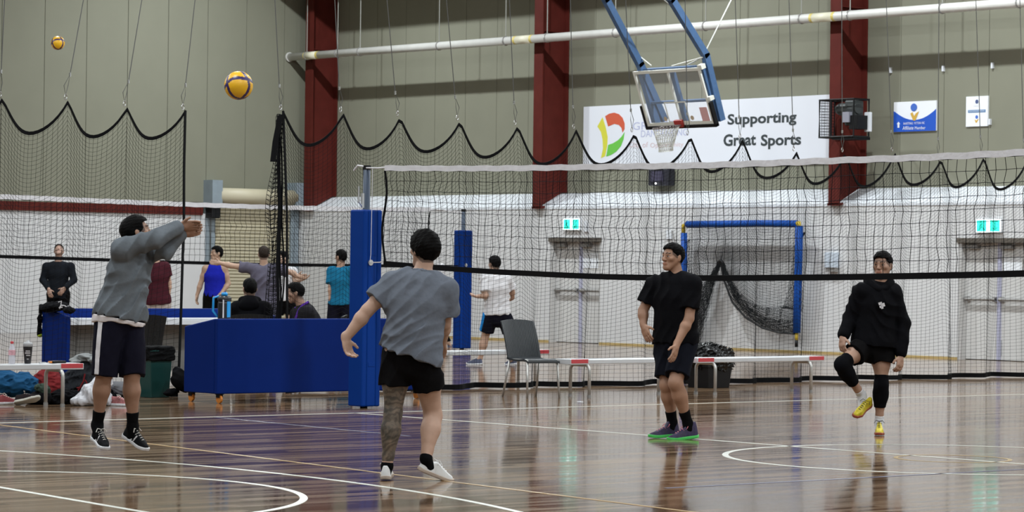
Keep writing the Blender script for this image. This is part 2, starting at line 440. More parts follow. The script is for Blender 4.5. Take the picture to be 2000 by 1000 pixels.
BX('ceiling', (LEFT_U-.5, Y0, CEIL), (X1, WALL_V+.6, CEIL+.15), M_ceil, kind='structure')
wall_right = BX('wall_right', (X1, Y0, 0), (X1+.2, WALL_V+.6, CEIL), M_olive, kind='structure')
wall_front = BX('wall_front', (LEFT_U-.5, Y0-.2, 0), (X1+.2, Y0, CEIL), M_olive, kind='structure')
wall_back = BX('wall_back', (LEFT_U-.5, WALL_V+.05, 0), (X1, WALL_V+.5, CEIL), M_olive, kind='structure', origin=(0, WALL_V, 0))
wall_left = BX('wall_left', (LEFT_U-.5, Y0, 0), (LEFT_U-.05, WALL_V+.05, CEIL), M_olive, kind='structure', origin=(LEFT_U, 0, 0))
# cladding sheets, each a sheet of its own with an open joint
for i in range(27):
    u = LEFT_U+.0+i*1.0
    BX('cladding_sheet', (u+.005, WALL_V, 2.75), (u+.995, WALL_V+.05, CEIL), M_olive, wall_back)
for i in range(14):
    v = 24.3+i
    BX('cladding_sheet', (LEFT_U-.05, v+.006, 2.75), (LEFT_U, v+.994, CEIL), M_olive, wall_left)
BX('cladding_sheet', (LEFT_U+27.0, WALL_V, 2.75), (X1, WALL_V+.05, CEIL), M_olive, wall_back)

# ---- doors in the low wall
ZL = 2.63
def door_span(a, b, y): return av(a, y, LOW_V)[0], av(b, y, LOW_V)[0]
d1 = door_span(1073, 1172, 560); d2 = door_span(1871, 2008, 590)
cuts = [LEFT_U, -49.2, -46.6, d1[0], d1[1], -39.3, -37.0, -34.6, d2[0], d2[1], -28, -24, -18, -10, 0, X1]
for a, b in zip(cuts[:-1], cuts[1:]):
    z0 = 2.03 if (a, b) in (d1, d2) else 0
    BX('concrete_panel', (a+.006, LOW_V, z0), (b-.006, WALL_V+.04, ZL), M_conc, wall_back)
for a, b in zip(cuts[:-1:2], cuts[2::2]+[X1]):
    if b-a < .1: continue
    mb = MB(); mb.prism([(a, LOW_V-.012, ZL-.03), (a, LOW_V-.012, ZL+.02), (a, WALL_V, 2.93), (a, WALL_V, ZL-.03)], (b-a, 0, 0)); mb.build('ledge_flashing', M_white, wall_back)
M_door = mat('door_paint', (.60, .59, .58), .5, noise=.02, nscale=2)
M_dshade = mat('door_shadow_brown', (.10, .085, .07), .5); M_jamb = mat('door_jamb_grey', (.50, .49, .48), .5)
M_mull = mat('mullion_lilac_grey', (.40, .40, .52), .45)
M_closer = mat('closer_grey', (.30, .29, .28), .4, metal=.3)
M_paper = mat('paper', (.80, .82, .86), .8)
def double_door(name, d, note_px):
    u0, u1 = d; um = (u0+u1)/2+.02
    mb = MB(); mb.box((u0, LOW_V+.02, 0), (u0+.05, LOW_V+.26, 2.03)).box((u1-.05, LOW_V+.02, 0), (u1, LOW_V+.26, 2.03)).box((u0, LOW_V+.02, 1.97), (u1, LOW_V+.26, 2.03))
    root = mb.build(name, M_jamb, kind='structure')
    for a, b in ((u0+.05, um-.012), (um+.012, u1-.05)):
        lf = BX('door_leaf', (a, LOW_V+.16, .01), (b, LOW_V+.21, 1.965), M_door, root)
        w = b-a
        pb = MB(); pb.tube([(a+.03, LOW_V+.085, 1.02), (b-.03, LOW_V+.085, 1.02)], .026, 8)
        pb.box((a+.03, LOW_V+.085, .98), (a+.09, LOW_V+.16, 1.06)).box((b-.09, LOW_V+.085, .98), (b-.03, LOW_V+.16, 1.06)); pb.build('push_bar', M_closer, lf)
        cl = MB(); cl.box((a+.04, LOW_V+.07, 1.865), (a+.30, LOW_V+.16, 1.93)); cl.tube([(a+.28, LOW_V+.10, 1.94), (a+.62*w, LOW_V+.03, 1.955), (a+.78*w, LOW_V+.14, 1.96)], .014, 6); cl.build('door_closer', M_closer, lf)
        BX('flush_bolt', ((a+.012 if a > um else b-.05), LOW_V+.15, .10), ((a+.05 if a > um else b-.012), LOW_V+.16, .34), M_steel, lf)
    BX('mullion', (um-.035, LOW_V+.13, .01), (um+.035, LOW_V+.16, 1.965), M_mull, root)
    BX('head_shadow_bar', (u0-.03, LOW_V-.02, 1.965), (u1+.03, LOW_V+.0, 2.045), M_dshade, root)  # dark brown strip paints the shadow across the door head
    a = av(note_px[0], note_px[1], LOW_V+.155); b = av(note_px[2], note_px[3], LOW_V+.155)
    nt_ = BX('notice_sheet', (a[0], LOW_V+.152, b[2]), (b[0], LOW_V+.158, a[2]), M_paper, root)
    return root
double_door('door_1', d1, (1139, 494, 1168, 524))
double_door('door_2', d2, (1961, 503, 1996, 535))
BX('doorway_blind', (d1[0]-.1, WALL_V-.3, 0), (d1[1]+.1, WALL_V+.02, 2.05), M_door, wall_back)
BX('doorway_blind', (d2[0]-.1, WALL_V-.3, 0), (d2[1]+.1, WALL_V+.02, 2.05), M_door, wall_back)
M_base = mat('ochre_skirting', (.46, .33, .13), .6)
k = 0
for a, b in ((LEFT_U, d1[0]), (d1[1], d2[0]), (d2[1], -20)):
    BX('baseboard_back' if k == 0 else 'baseboard_back', (a, LOW_V-.015, 0), (b, LOW_V, .035), M_base, kind='structure'); k += 1

# ---- exit signs
M_exg = mat('exit_green', (.02, .45, .30), .4, emit=(.04, .85, .60), estr=2.0)
M_exw = mat('exit_white', (.9, .95, .95), .4, emit=(.82, 1.0, .95), estr=3.2)
M_exd = mat('exit_teal', (.005, .22, .16), .4, emit=(.01, .40, .32), estr=1.6)
def exit_sign(px, py, w_px, label):
    c = av(px, py, LOW_V-.06); w = w_px/ (FPX/depth(c))/.647/2; h = .105
    t = thing('exit_sign', label, 'exit sign', (c[0], LOW_V, c[2]-h))
    BX('housing', (c[0]-w-.012, LOW_V-.05, c[2]-h-.012), (c[0]+w+.012, LOW_V, c[2]+h+.012), M_white, t)
    p = BX('lit_panel', (c[0]-w, LOW_V-.058, c[2]-h), (c[0]+w, LOW_V-.05, c[2]+h), M_exw, t)
    v = LOW_V-.058
    def poly(pts, material=M_exw, k=0): flat_on_wall('pictogram', [(c[0]+x*w, c[2]+z*h) for x, z in pts], v-k*.002, material, p, .002)
    for x0, x1 in ((-.94, -.16), (.16, .94)): poly([(x0, -.9), (x1, -.9), (x1, .9), (x0, .9)], M_exg)
    # running figure on the left, arrow to the door on the right
    poly([(-.66, .48), (-.50, .48), (-.50, .78), (-.66, .78)], M_exd, 1)
    poly([(-.74, -.15), (-.50, -.2), (-.42, .42), (-.66, .42)], M_exd, 1)
    poly([(-.86, -.72), (-.74, -.78), (-.52, -.2), (-.70, -.15)], M_exd, 1)
    poly([(-.58, -.2), (-.34, -.72), (-.24, -.64), (-.46, -.1)], M_exd, 1)
    poly([(.49, -.35), (.61, -.35), (.61, .72), (.49, .72)], M_exd, 1)
    poly([(.55, -.78), (.78, -.30), (.32, -.30)], M_exd, 1)
    poly([(.30, .60), (.80, .60), (.80, .76), (.30, .76)], M_exd, 1)
    return t
exit_sign(1115.5, 438, 31, 'lit green exit sign above the double door behind the net, left of the goal frame')
exit_sign(1930, 441, 40, 'lit green exit sign above the double door at the right end of the wall')
def wall_box(name, px0, py0, px1, py1, dth, material, label, cat, V=LOW_V):
    a = av(px0, py0, V-dth); b = av(px1, py1, V-dth)
    t = thing(name, label, cat, ((a[0]+b[0])/2, V, b[2]))
    return t, a, b
t, a, b = wall_box('soap_dispenser', 1610, 493, 1630, 531, .12, M_white, 'pale wall dispenser box between the goal frame and the hooded player', 'dispenser')
BX('case', (a[0], LOW_V-.12, b[2]+.07), (b[0], LOW_V, a[2]), mat('pale_blue_plastic', (.52, .58, .66), .4), t, bevel=.01)
BX('drip_tray', (a[0]+.02, LOW_V-.10, b[2]), (b[0]-.02, LOW_V, b[2]+.07), M_closer, t)
t, a, b = wall_box('wall_plate', 1140, 432, 1147, 453, .03, M_white, 'small white wall plate right of the left exit sign', 'wall plate')
BX('plate', (a[0], LOW_V-.03, b[2]), (b[0], LOW_V, a[2]), M_white, t, bevel=.004)
t, a, b = wall_box('wall_switch', 1301, 450, 1312, 478, .03, M_white, 'small wall switch with dangling lead left of the goal frame', 'wall switch')
BX('plate', (a[0], LOW_V-.03, a[2]-.16), (b[0]-.02, LOW_V, a[2]), M_white, t)
mb = MB(); mb.tube([av(1312, 450, LOW_V-.03), av(1316, 465, LOW_V-.05), av(1320, 476, LOW_V-.03)], .012, 6); mb.build('lead', M_closer, t)

# ---- rust red columns
def column(px, label):
    u = av(px, 200, 37.62)[0]
    t = thing('steel_column', label, 'column', (u, 37.9, ZL), 'rust red wall columns')
    mb = MB(); zb = lambda v: ZL+.02+(v-LOW_V)*.5+.012
    for v0, v1 in ((37.60, 37.63), (WALL_V-.04, WALL_V-.01)):
        mb2 = MB(); mb2.prism([(u-.13, v0, zb(v0) if v0 > LOW_V else ZL+.0), (u-.13, v1, zb(v1) if v1 > LOW_V else ZL+.0), (u-.13, v1, CEIL), (u-.13, v0, CEIL)], (.26, 0, 0)); mb2.build('flange', M_rust, t)
    mb.prism([(u-.012, 37.63, ZL), (u-.012, LOW_V, zb(LOW_V)), (u-.012, WALL_V-.04, zb(WALL_V-.04)), (u-.012, WALL_V-.04, CEIL), (u-.012, 37.63, CEIL)], (.024, 0, 0)); mb.build('web', M_rust, t)
    st = MB(); st.box((u-.12, 37.63, 4.55), (u-.012, WALL_V-.04, 4.57)).box((u+.012, 37.63, 6.10), (u+.12, WALL_V-.04, 6.12)); st.build('stiffener', M_rust, t)
    bp = MB(); bp.prism([(u-.15, 37.6, ZL-.02), (u-.15, LOW_V-.012, ZL+.0), (u-.15, LOW_V-.012, ZL+.035), (u-.15, 37.6, ZL+.02)], (.30, 0, 0)); bp.build('base_plate', M_rust, t)
    return t
column(604, 'rust red steel column in the corner beside the roller door')
column(1052, 'rust red steel column between the roller door corner and the white banner')
column(1632, 'rust red steel column carrying the caged motor, right of the white banner')
# unseen duct under the roof, added to shade the top of the wall
du = MB(); du.box((LEFT_U+.02, WALL_V-2.0, 7.7), (X1-.1, WALL_V-1.5, 8.2)); tag(du.build('shade_duct', M_white), 'long unseen duct added under the roof to shade the upper wall', 'shading duct')

# ---- white pipe
pa, pb_ = av(572, 111, 37.42), av(2000, 4.5, 37.42); pdir = (pb_-pa)/np.linalg.norm(pb_-pa); pa[0] = LEFT_U+.02
pend = pa+pdir*34
t = thing('sprinkler_pipe', 'long white pipe with yellow bands running across the upper wall', 'pipe', ((pa+pend)/2))
M_pipe = mat('white_pipe', (.62, .61, .58), .4, noise=.06, nscale=5)
MB().tube([pa, pend], .082, 16).build('pipe', M_pipe, t, smooth=True)
MB().tube([pa, pa+pdir*.03], .105, 16).build('wall_flange', M_pipe, t)
M_ylab = mat('yellow_label', (.62, .50, .14), .5); M_lab = mat('cream_label', (.70, .67, .52), .5)
def on_pipe(px): 
    d = ray(px, 60); P = EYE+d*(37.42/d[1]); return pa+pdir*((P[0]-pa[0])/pdir[0])
for x0, x1 in ((599, 622), (1008, 1040), (1587, 1630)):
    p0, p1 = on_pipe(x0), on_pipe(x1)
    l = MB().tube([p0, p1], .0832, 16).build('pipe_label', M_lab, t, smooth=True)
    for q in (p0, p1): MB().tube([q-pdir*.03, q+pdir*.03], .0845, 16).build('yellow_band', M_ylab, l)
for px in (600, 660, 704, 858, 988, 1069, 1202, 1378, 1565, 1660, 1840, 1990):
    q = on_pipe(px); MB().tube([q-pdir*.012, q+pdir*.012], .095, 14).build('pipe_clamp', M_closer, t)
    MB().tube([q+[0, 0, .09], [q[0], q[1], CEIL-.01]], .010, 5).build('hanger_rod', M_wirel, t)

# ---- red channel and roller door on the end wall
za, zb_ = au(5, 401, LEFT_U+.05), au(395, 412, LEFT_U+.05)
trm = MB(); trm.box((LEFT_U, 20, za[2]-.09), (LEFT_U+.08, zb_[1], za[2]+.09)); trm.build('trim_1', M_rust, kind='structure')
BX('low_lining', (LEFT_U-.05, Y0, 0), (LEFT_U+.03, au(402, 500, LEFT_U)[1], za[2]-.06), M_conc, wall_left)
VA, VB = au(405, 420, LEFT_U+.1)[1], LOW_V-.03
M_roll = mat('cream_shutter', (.52, .47, .34), .5, noise=.03, nscale=4); M_guide = mat('blue_grey_steel', (.24, .29, .33), .5, noise=.1, nscale=6)
rd = BX('door_3', (LEFT_U-.04, VA, 0), (LEFT_U-.0, VB, 2.78), M_guide, kind='structure')
ztop = au(480, 398, LEFT_U+.1)[2]
nsl = 38; sh = ztop/nsl
slat0 = None
for i in range(nsl):
    if slat0 is None:
        mb = MB(); mb.prism([(LEFT_U+.02, VA+.2, .0), (LEFT_U+.055, VA+.2, sh*.2), (LEFT_U+.055, VA+.2, sh*.75), (LEFT_U+.02, VA+.2, sh*.98)], (0, VB-VA-.4, 0)); slat0 = mb.build('shutter_slat', M_roll, rd)
    else:
        o = slat0.copy(); o.location = (0, 0, i*sh); COL.objects.link(o); o.parent = rd
for v0, v1 in ((VA, VA+.2), (VB-.2, VB)):
    BX('guide_rail', (LEFT_U, v0, 0), (LEFT_U+.11, v1, ztop-.05), M_guide, rd)
    BX('drum_bracket', (LEFT_U, v0-.04, ztop-.1), (LEFT_U+.34, v1+.02, ztop+.48), M_guide, rd)
zc = au(500, 384, LEFT_U+.2)[2]
MB().tube([(LEFT_U+.2, VA+.2, zc), (LEFT_U+.2, VB-.2, zc)], .165, 20).build('shutter_drum', M_roll, rd, smooth=True)
BX('chain_box', (LEFT_U+.05, VA-.02, ztop-.33), (LEFT_U+.3, VA+.20, ztop-.06), M_black, rd, bevel=.02)
MB().tube([(LEFT_U+.2, VA+.02, ztop-.3), (LEFT_U+.2, VA+.03, .9)], .012, 5).build('pull_chain', M_wire, rd)

# ---- banner
BV = WALL_V-.06; bl, br = av(1140, 209, BV), av(1624, 184, BV)
BZ1 = (bl[2]+br[2])/2; BZ0 = av(1140, 322, BV)[2]-.06; U0, U1 = bl[0], br[0]
t = thing('sponsor_banner', 'wide white sponsor banner with red yellow green emblem between two red columns', 'banner', ((U0+U1)/2, BV+.01, BZ0))
M_ban = mat('banner_vinyl', (.70, .72, .78), .5)
BX('sheet', (U0, BV, BZ0), (U1, BV+.02, BZ1), M_ban, t)
for u in np.linspace(U0+.2, U1-.2, 6):
    for z in (BZ0, BZ1-.05): BX('standoff_rail', (u-.03, BV+.02, z), (u+.03, WALL_V, z+.05), M_closer, t)
bw, bh = U1-U0, BZ1-BZ0
def bxy(px, py):
    p = av(px, py, BV); return p[0], p[2]
M_ink = mat('dark_ink', (.030, .040, .045), .6); M_lblue = mat('pale_blue_ink', (.42, .44, .62), .6); M_lred = mat('pale_red_ink', (.62, .48, .50), .6)
M_er = mat('emblem_red', (.55, .09, .04), .6); M_ey = mat('emblem_yellow', (.60, .58, .05), .6); M_eg = mat('emblem_green', (.13, .48, .06), .6)
def btext(s, x0, y0, x1, y1, mt, bold=.0):
    a = bxy(x0, y1); b = bxy(x1, y0); text_on_wall('lettering', s, a[0], BV, (a[1]), b[1]-a[1], b[0]-a[0], mt, t, bold)
btext('Supporting', 1421, 217, 1556, 250, M_ink, .03)
btext('Great', 1413, 260, 1477, 286, M_ink, .03); btext('Sports', 1486, 260, 1565, 292, M_ink, .03)
btext('GREATER', 1236, 235, 1330, 254, M_lblue)
btext('DANDENONG', 1252, 251, 1343, 268, M_lblue)
btext('City', 1229, 277, 1250, 291, M_lred); btext('of', 1255, 277, 1266, 288, M_lred); btext('Opportunity', 1270, 277, 1335, 291, M_lred)
flat_on_wall('emblem_band', [bxy(*p) for p in ((1167, 247), (1177, 229), (1183, 248), (1187, 268), (1186, 285), (1182, 305), (1174, 309), (1178, 290), (1177, 272), (1174, 258))], BV, M_ey, t)
flat_on_wall('emblem_arch', [bxy(*p) for p in ((1182, 227), (1190, 222), (1200, 220), (1209, 223), (1216, 230), (1220, 241), (1220, 252), (1216, 259), (1214, 250), (1209, 244), (1200, 242), (1188, 247))], BV, M_er, t)
flat_on_wall('emblem_leaf', [bxy(*p) for p in ((1220, 258), (1218, 272), (1213, 285), (1204, 296), (1193, 303), (1184, 306), (1186, 295), (1188, 283), (1197, 280), (1207, 274), (1214, 267))], BV, M_eg, t)

# ---- small signs on the cladding
SV = WALL_V-.03
a = av(1746, 199, SV); b = av(1828, 255, SV); a2 = av(1828, 196, SV)
t = thing('club_sign', 'blue and white landscape sign with ball emblem right of the caged motor', 'sign', ((a[0]+b[0])/2, SV, b[2]))
BX('board', (a[0], SV, b[2]), (b[0], WALL_V, a2[2]), M_paper, t)
sw, sz = b[0]-a[0], a2[2]-b[2]
def sp_(x, z): return a[0]+x*sw, b[2]+z*sz
M_sblue = mat('sign_blue', (.012, .085, .50), .5); M_gold = mat('sign_gold', (.62, .38, .06), .5); M_sb2 = mat('emblem_blue', (.05, .14, .52), .5)
flat_on_wall('blue_field', [sp_(*q) for q in [(0, 0), (1, 0), (1, .72)]+[(x, .72-.34*(1-(2*x-1)**2)) for x in np.linspace(.95, .05, 12)]+[(0, .70)]], SV, M_sblue, t)
flat_on_wall('ball_emblem', [sp_(.48+.075*math.cos(q), .80+.13*math.sin(q)) for q in np.linspace(0, 6.28, 16)[:-1]], SV-.004, M_sb2, t)
flat_on_wall('gold_vee', [sp_(*q) for q in ((.47, .36), (.52, .36), (.60, .66), (.53, .60), (.49, .50), (.45, .64), (.40, .60))], SV-.004, M_gold, t)
flat_on_wall('arrow_mark', [sp_(*q) for q in ((.10, .14), (.14, .14), (.14, .26), (.16, .26), (.12, .34), (.08, .26), (.10, .26))], SV-.004, M_paper, t)
for s_, x0, z0, w_, h_ in (('BASKETBALL', .24, .235, .23, .075), ('VICTORIA', .49, .235, .17, .075), ('INC', .68, .235, .06, .075), ('Affiliate', .22, .06, .26, .12), ('Member', .51, .06, .25, .10)):
    p = sp_(x0, z0); text_on_wall('lettering', s_, p[0], SV-.004, p[1], h_*sz, w_*sw, M_paper, t)
a = av(1887, 189, SV); b = av(1929, 246, SV); a2 = av(1929, 187, SV)
t = thing('poster', 'white portrait poster with a blue band, rightmost on the upper wall', 'poster', ((a[0]+b[0])/2, SV, b[2]))
BX('board', (a[0], SV, b[2]), (b[0], WALL_V, a2[2]), M_paper, t)
sw, sz = b[0]-a[0], a2[2]-b[2]
M_navy_ink = mat('navy_ink', (.06, .09, .22), .6); M_band = mat('band_blue', (.13, .24, .42), .5)
flat_on_wall('round_crest', [sp_(.5+.07*math.cos(q), .82+.07*math.sin(q)) for q in np.linspace(0, 6.28, 14)[:-1]], SV, M_navy_ink, t)
flat_on_wall('blue_band', [sp_(*q) for q in ((.1, .46), (.9, .46), (.9, .55), (.1, .55))], SV, M_band, t)
p = sp_(.14, .485); text_on_wall('lettering', 'MAJOR SPONSOR PARTNER', p[0], SV-.004, p[1], .04*sz, .72*sw, M_paper, t)
p = sp_(.35, .66); text_on_wall('lettering', 'COUNCIL', p[0], SV, p[1], .03*sz, .3*sw, mat('grey_ink', (.45, .46, .52), .6), t)
flat_on_wall('ball_emblem', [sp_(.5+.06*math.cos(q), .31+.06*math.sin(q)) for q in np.linspace(0, 6.28, 14)[:-1]], SV, M_sb2, t)
flat_on_wall('gold_vee', [sp_(*q) for q in ((.46, .12), (.5, .12), (.6, .25), (.52, .22), (.48, .18), (.45, .23), (.41, .21))], SV, M_gold, t)

# ---- speaker box under the banner
c = av(1286, 345, WALL_V-.2)
t = thing('wall_speaker', 'small black box speaker on the wall below the white banner', 'speaker', (c[0], WALL_V, c[2]-.17))
M_dk = mat('dark_box', (.018, .018, .028), .45); M_dk2 = mat('speaker_grille', (.045, .04, .075), .6)
BX('cabinet', (c[0]-.27, WALL_V-.22, c[2]-.17), (c[0]+.27, WALL_V-.02, c[2]+.15), M_dk, t, bevel=.02)
BX('grille', (c[0]-.17, WALL_V-.235, c[2]-.10), (c[0]+.15, WALL_V-.22, c[2]+.10), M_dk2, t)
mb = MB(); mb.lathe((c[0]-.03, WALL_V-.235, c[2]-.13), [(.001, 0), (.018, .0), (.018, .012), (.001, .014)], 12, (np.array([1., 0, 0]), np.array([0, 0, 1.]), np.array([0, -1., 0]))); mb.build('indicator_lamp', mat('lamp_white', (.9, .9, .9), .3, emit=(1, 1, 1), estr=2), t)
BX('bracket', (c[0]-.05, WALL_V-.03, c[2]-.05), (c[0]+.05, WALL_V, c[2]+.05), M_closer, t)

# ---- caged winch motor on the third column
CVv = 37.2
a = av(1601, 196, CVv); b = av(1667, 266, CVv)
t = thing('caged_motor', 'black wire cage with a grey winch motor bolted to the red column', 'motor', ((a[0]+b[0])/2, 37.4, b[2]))
u0, u1, z0, z1 = a[0], b[0], b[2], a[2]
mb = MB()
for v in (CVv, 37.58):
    mb.tube([(u0, v, z0), (u1, v, z0), (u1, v, z1), (u0, v, z1)], .022, 6, closed=True)
for u in (u0, u1, u0+.27):
    for z in (z0, z1): mb.tube([(u, CVv, z), (u, 37.58, z)], .018, 6)
mb.tube([(u0+.27, CVv, z0), (u0+.27, CVv, z1)], .018, 6)
mb.build('cage_frame', M_black, t)
mb = MB()
for u in np.linspace(u0, u0+.27, 7)[1:-1]: mb.tube([(u, CVv, z0), (u, CVv, z1)], .004, 4)
for z in np.linspace(z0, z1, 14)[1:-1]: mb.tube([(u0, CVv, z), (u0+.27, CVv, z)], .004, 4)
for v in np.linspace(CVv, 37.58, 7)[1:-1]: mb.tube([(u0, v, z0), (u0, v, z1)], .004, 4)
for z in np.linspace(z0, z1, 14)[1:-1]: mb.tube([(u0, CVv, z), (u0, 37.58, z)], .004, 4)
mb.build('wire_mesh', M_black, t)
M_mot = mat('motor_grey', (.05, .055, .055), .5, metal=.3)
mb = MB(); mz = z1-.16
mb.lathe((u0+.22, 37.4, mz), [(.03, 0), (.08, .03), (.11, .10), (.11, .34), (.12, .36), (.12, .46), (.09, .52)], 16, (np.array([0, 1., 0]), np.array([0, 0, 1.]), np.array([1., 0, 0]))); mb.build('motor', M_mot, t, smooth=False)
BX('gearbox', (u0+.50, 37.3, z1-.45), (u0+.72, 37.55, z1-.02), M_mot, t, bevel=.02)
BX('control_box', (u0+.52, 37.22, z1-.40), (u0+.68, 37.3, z1-.22), mat('box_grey', (.25, .25, .30), .5), t)
BX('relay_box', (u0+.66, 37.25, z1-.52), (u0+.86, 37.5, z1-.28), M_black, t)
BX('back_panel', (u0+.78, 37.5, z1-.56), (u1+.10, 37.56, z1-.22), M_white, t, bevel=.01)
BX('mounting_tray', (u0+.30, CVv, z0-.05), (u1, 37.62, z0), M_black, t)

# ---- small white fixings on the upper wall
for px, py in ((1739, 137), (1842, 134), (1938, 128), (1933, 238)):
    p = av(px, py, WALL_V-.03)
    tag(BX('wall_sensor', (p[0]-.02, WALL_V-.05, p[2]-.05), (p[0]+.02, WALL_V, p[2]+.05), M_white, bevel=.004), {1739: 'tiny white wall clip above the blue and white sign', 1842: 'tiny white wall clip above and right of the blue and white sign', 1938: 'tiny white wall clip above the white poster', 1933: 'tiny white wall clip beside the lower edge of the white poster'}[px], 'wall clip', 'white clips on the upper wall')

# ================================================================== BASKETBALL BACKBOARD
BU = au(1310, 190, -35.4)
uc = -35.4
def bb(px, py, U): return au(px, py, U)
cu, cv, cz0 = av(1318, 190, 33.5)
Uc = cu; Vtop = 33.35; 
TLp = av(1236, 142, Vtop); TRp = av(1366, 130, Vtop)
uL, uR = TLp[0], TRp[0]; zt = (TLp[2]+TRp[2])/2
BRp = au(1396, 241, uR)
Vbot, zbt = BRp[1], BRp[2]
dn = np.array([0, Vbot-Vtop, zbt-zt]); blen = np.linalg.norm(dn); dn /= blen
ru = np.array([1., 0, 0]); nn = np.cross(ru, dn); nn = nn/np.linalg.norm(nn)
if nn[1] > 0: nn = -nn
O = np.array([uL, Vtop, zt]); BWd = uR-uL
def bp3(x, y, n=0): return O+ru*x*BWd+dn*y*blen+nn*n
t = thing('basketball_backboard', 'raised glass basketball backboard on two blue ceiling arms', 'backboard', bp3(.5, 1))
M_glass = mat('board_glass', (.80, .84, .86), .08, alpha=.09)
M_bwhite = mat('board_white', (.66, .66, .60), .5)
def bbox(name, x0, y0, x1, y1, n0, n1, material, par=t, **kw):
    c = (bp3(x0, y0, n0)+bp3(x1, y1, n1))/2
    mb = MB(); mb.obox(c, (ru, dn, nn), (abs(x1-x0)*BWd/2, abs(y1-y0)*blen/2, abs(n1-n0)/2)); return mb.build(name, material, par, **kw)
bbox('glass', .01, .01, .99, .99, -.006, .006, M_glass)
bd = .028; bdy = bd*BWd/blen*1.1
for q in ((0, 0, 1, bdy), (0, 1-bdy, 1, 1), (0, bdy, bd, 1-bdy), (1-bd, bdy, 1, 1-bdy)): bbox('border', *q, -.02, .012, M_bwhite)
for q in ((.34, .58, .66, .60), (.34, .98-.05, .66, .95), (.34, .60, .355, .93), (.645, .60, .66, .93)): bbox('target_square', *q, .006, .010, M_bwhite)
bbox('centre_strut', .49, .03, .51, .95, -.05, -.012, M_bwhite)
for q in ((-.03, .62, .0, 1.05), (1.0, .62, 1.03, 1.05), (-.03, 1.0, 1.03, 1.06)): bbox('edge_pad', *q, -.05, .03, M_black, bevel=.01)
for y in (.0, .60): bbox('back_rail', .0, y, 1, y+.04, -.16, -.10, M_blue2)
bbox('back_strut', .47, .02, .53, 1.0, -.16, -.10, M_blue2)
for x in (.04, .96): bbox('back_strut', x-.03, .0, x+.03, 1.0, -.20, -.08, M_blue2)
bbox('warning_sticker', .84, .70, .95, .95, .0065, .009, mat('sticker_red', (.62, .36, .36), .5))
for x in (.30, .70):
    mb = MB(); mb.lathe(bp3(x, .88, .007), [(.001, 0), (.04, 0), (.04, .004), (.001, .004)], 14, (ru, dn, nn)); mb.build('round_decal', mat('decal_tan', (.50, .40, .28), .5), t)
M_rim = mat('rim_red', (.35, .03, .025), .45)
bbox('rim_plate', .44, .90, .56, 1.03, .01, .06, M_rim, bevel=.006)
rdv = np.array([0, -.985, -.17]); rc = bp3(.5, .985, .04)+rdv*.30
mb = MB(); mb.tube([rc+ru*.225*math.cos(q)+rdv*.225*math.sin(q) for q in np.linspace(0, 2*math.pi, 29)[:-1]], .011, 6, closed=True)
for s_ in (-1, 1): mb.tube([bp3(.5, .99, .05)+ru*s_*.05, rc+ru*s_*.13-rdv*.18], .012, 6)
mb.build('rim', mat('rim_dark', (.16, .13, .13), .4, metal=.4), t)
R_, C_ = 7, 24; G = np.zeros((R_, C_+1, 3))
for i in range(R_):
    rr = .22-.10*min(1, i/(R_-2)); 
    for j in range(C_+1):
        q = 2*math.pi*(j+.5*(i % 2))/C_; G[i, j] = rc+ru*rr*math.cos(q)+rdv*rr*math.sin(q)+np.array([0, 0, -.40*i/(R_-1)])
net_mesh('hoop_net', G, .006, M_bwhite, t)
# arms: the upper run to the roof and the lower run behind the board
uLa, uRa = uL+.10, uR-.02
def arm(pts, U, name):
    P = [au(x, y, U) for x, y in pts]; d = P[0]-P[1]; P = [P[0]+d*(CEIL-.05-P[0][2])/d[2]]+P
    mb = MB()
    for A_, B_ in zip(P[:-1], P[1:]):
        d = (B_-A_)/np.linalg.norm(B_-A_); s_ = np.cross(d, ru); s_ /= np.linalg.norm(s_); mb.obox((A_+B_)/2, (ru, s_, d), (.045, .06, np.linalg.norm(B_-A_)/2+.03))
    mb.build(name, M_blue2, t)
arm([(1184, 0), (1250, 126), (1296, 232)], uLa, 'support_arm')
arm([(1312, 0), (1378, 108), (1408, 232)], uRa, 'support_arm')
for (x0, y0, U0_), (x1, y1, U1_) in (((1342, 127, uR-.5), (1372, 112, uRa)), ((1312, 129, Uc), (1372, 112, uRa)), ((1252, 112, uLa), (1272, 128, uLa+.4))):
    MB().tube([au(x0, y0, U0_), au(x1, y1, U1_)], .012, 5).build('stay_rod', M_bwhite, t)
pA = au(1378, 100, uRa); MB().tube([pA, pA+(au(1428, 0, uRa)-pA)*2.2], .012, 5).build('lift_cable', M_wirel, t)
pA = au(1318, 28, Uc); MB().tube([au(1318, 18, Uc), au(1290, -6, Uc)], .012, 5).build('lift_cable', M_wirel, t)
bbox('hinge_plate', .97, -.04, 1.03, .04, -.10, .0, M_bwhite); bbox('hinge_plate', .98, .53, 1.03, .60, -.10, .0, M_bwhite)
BX('roof_mount', (uLa-.2, au(1184, 0, uLa)[1]-2.3, CEIL-.08), (uRa+.2, au(1184, 0, uLa)[1]-.0, CEIL), M_blue2, t)
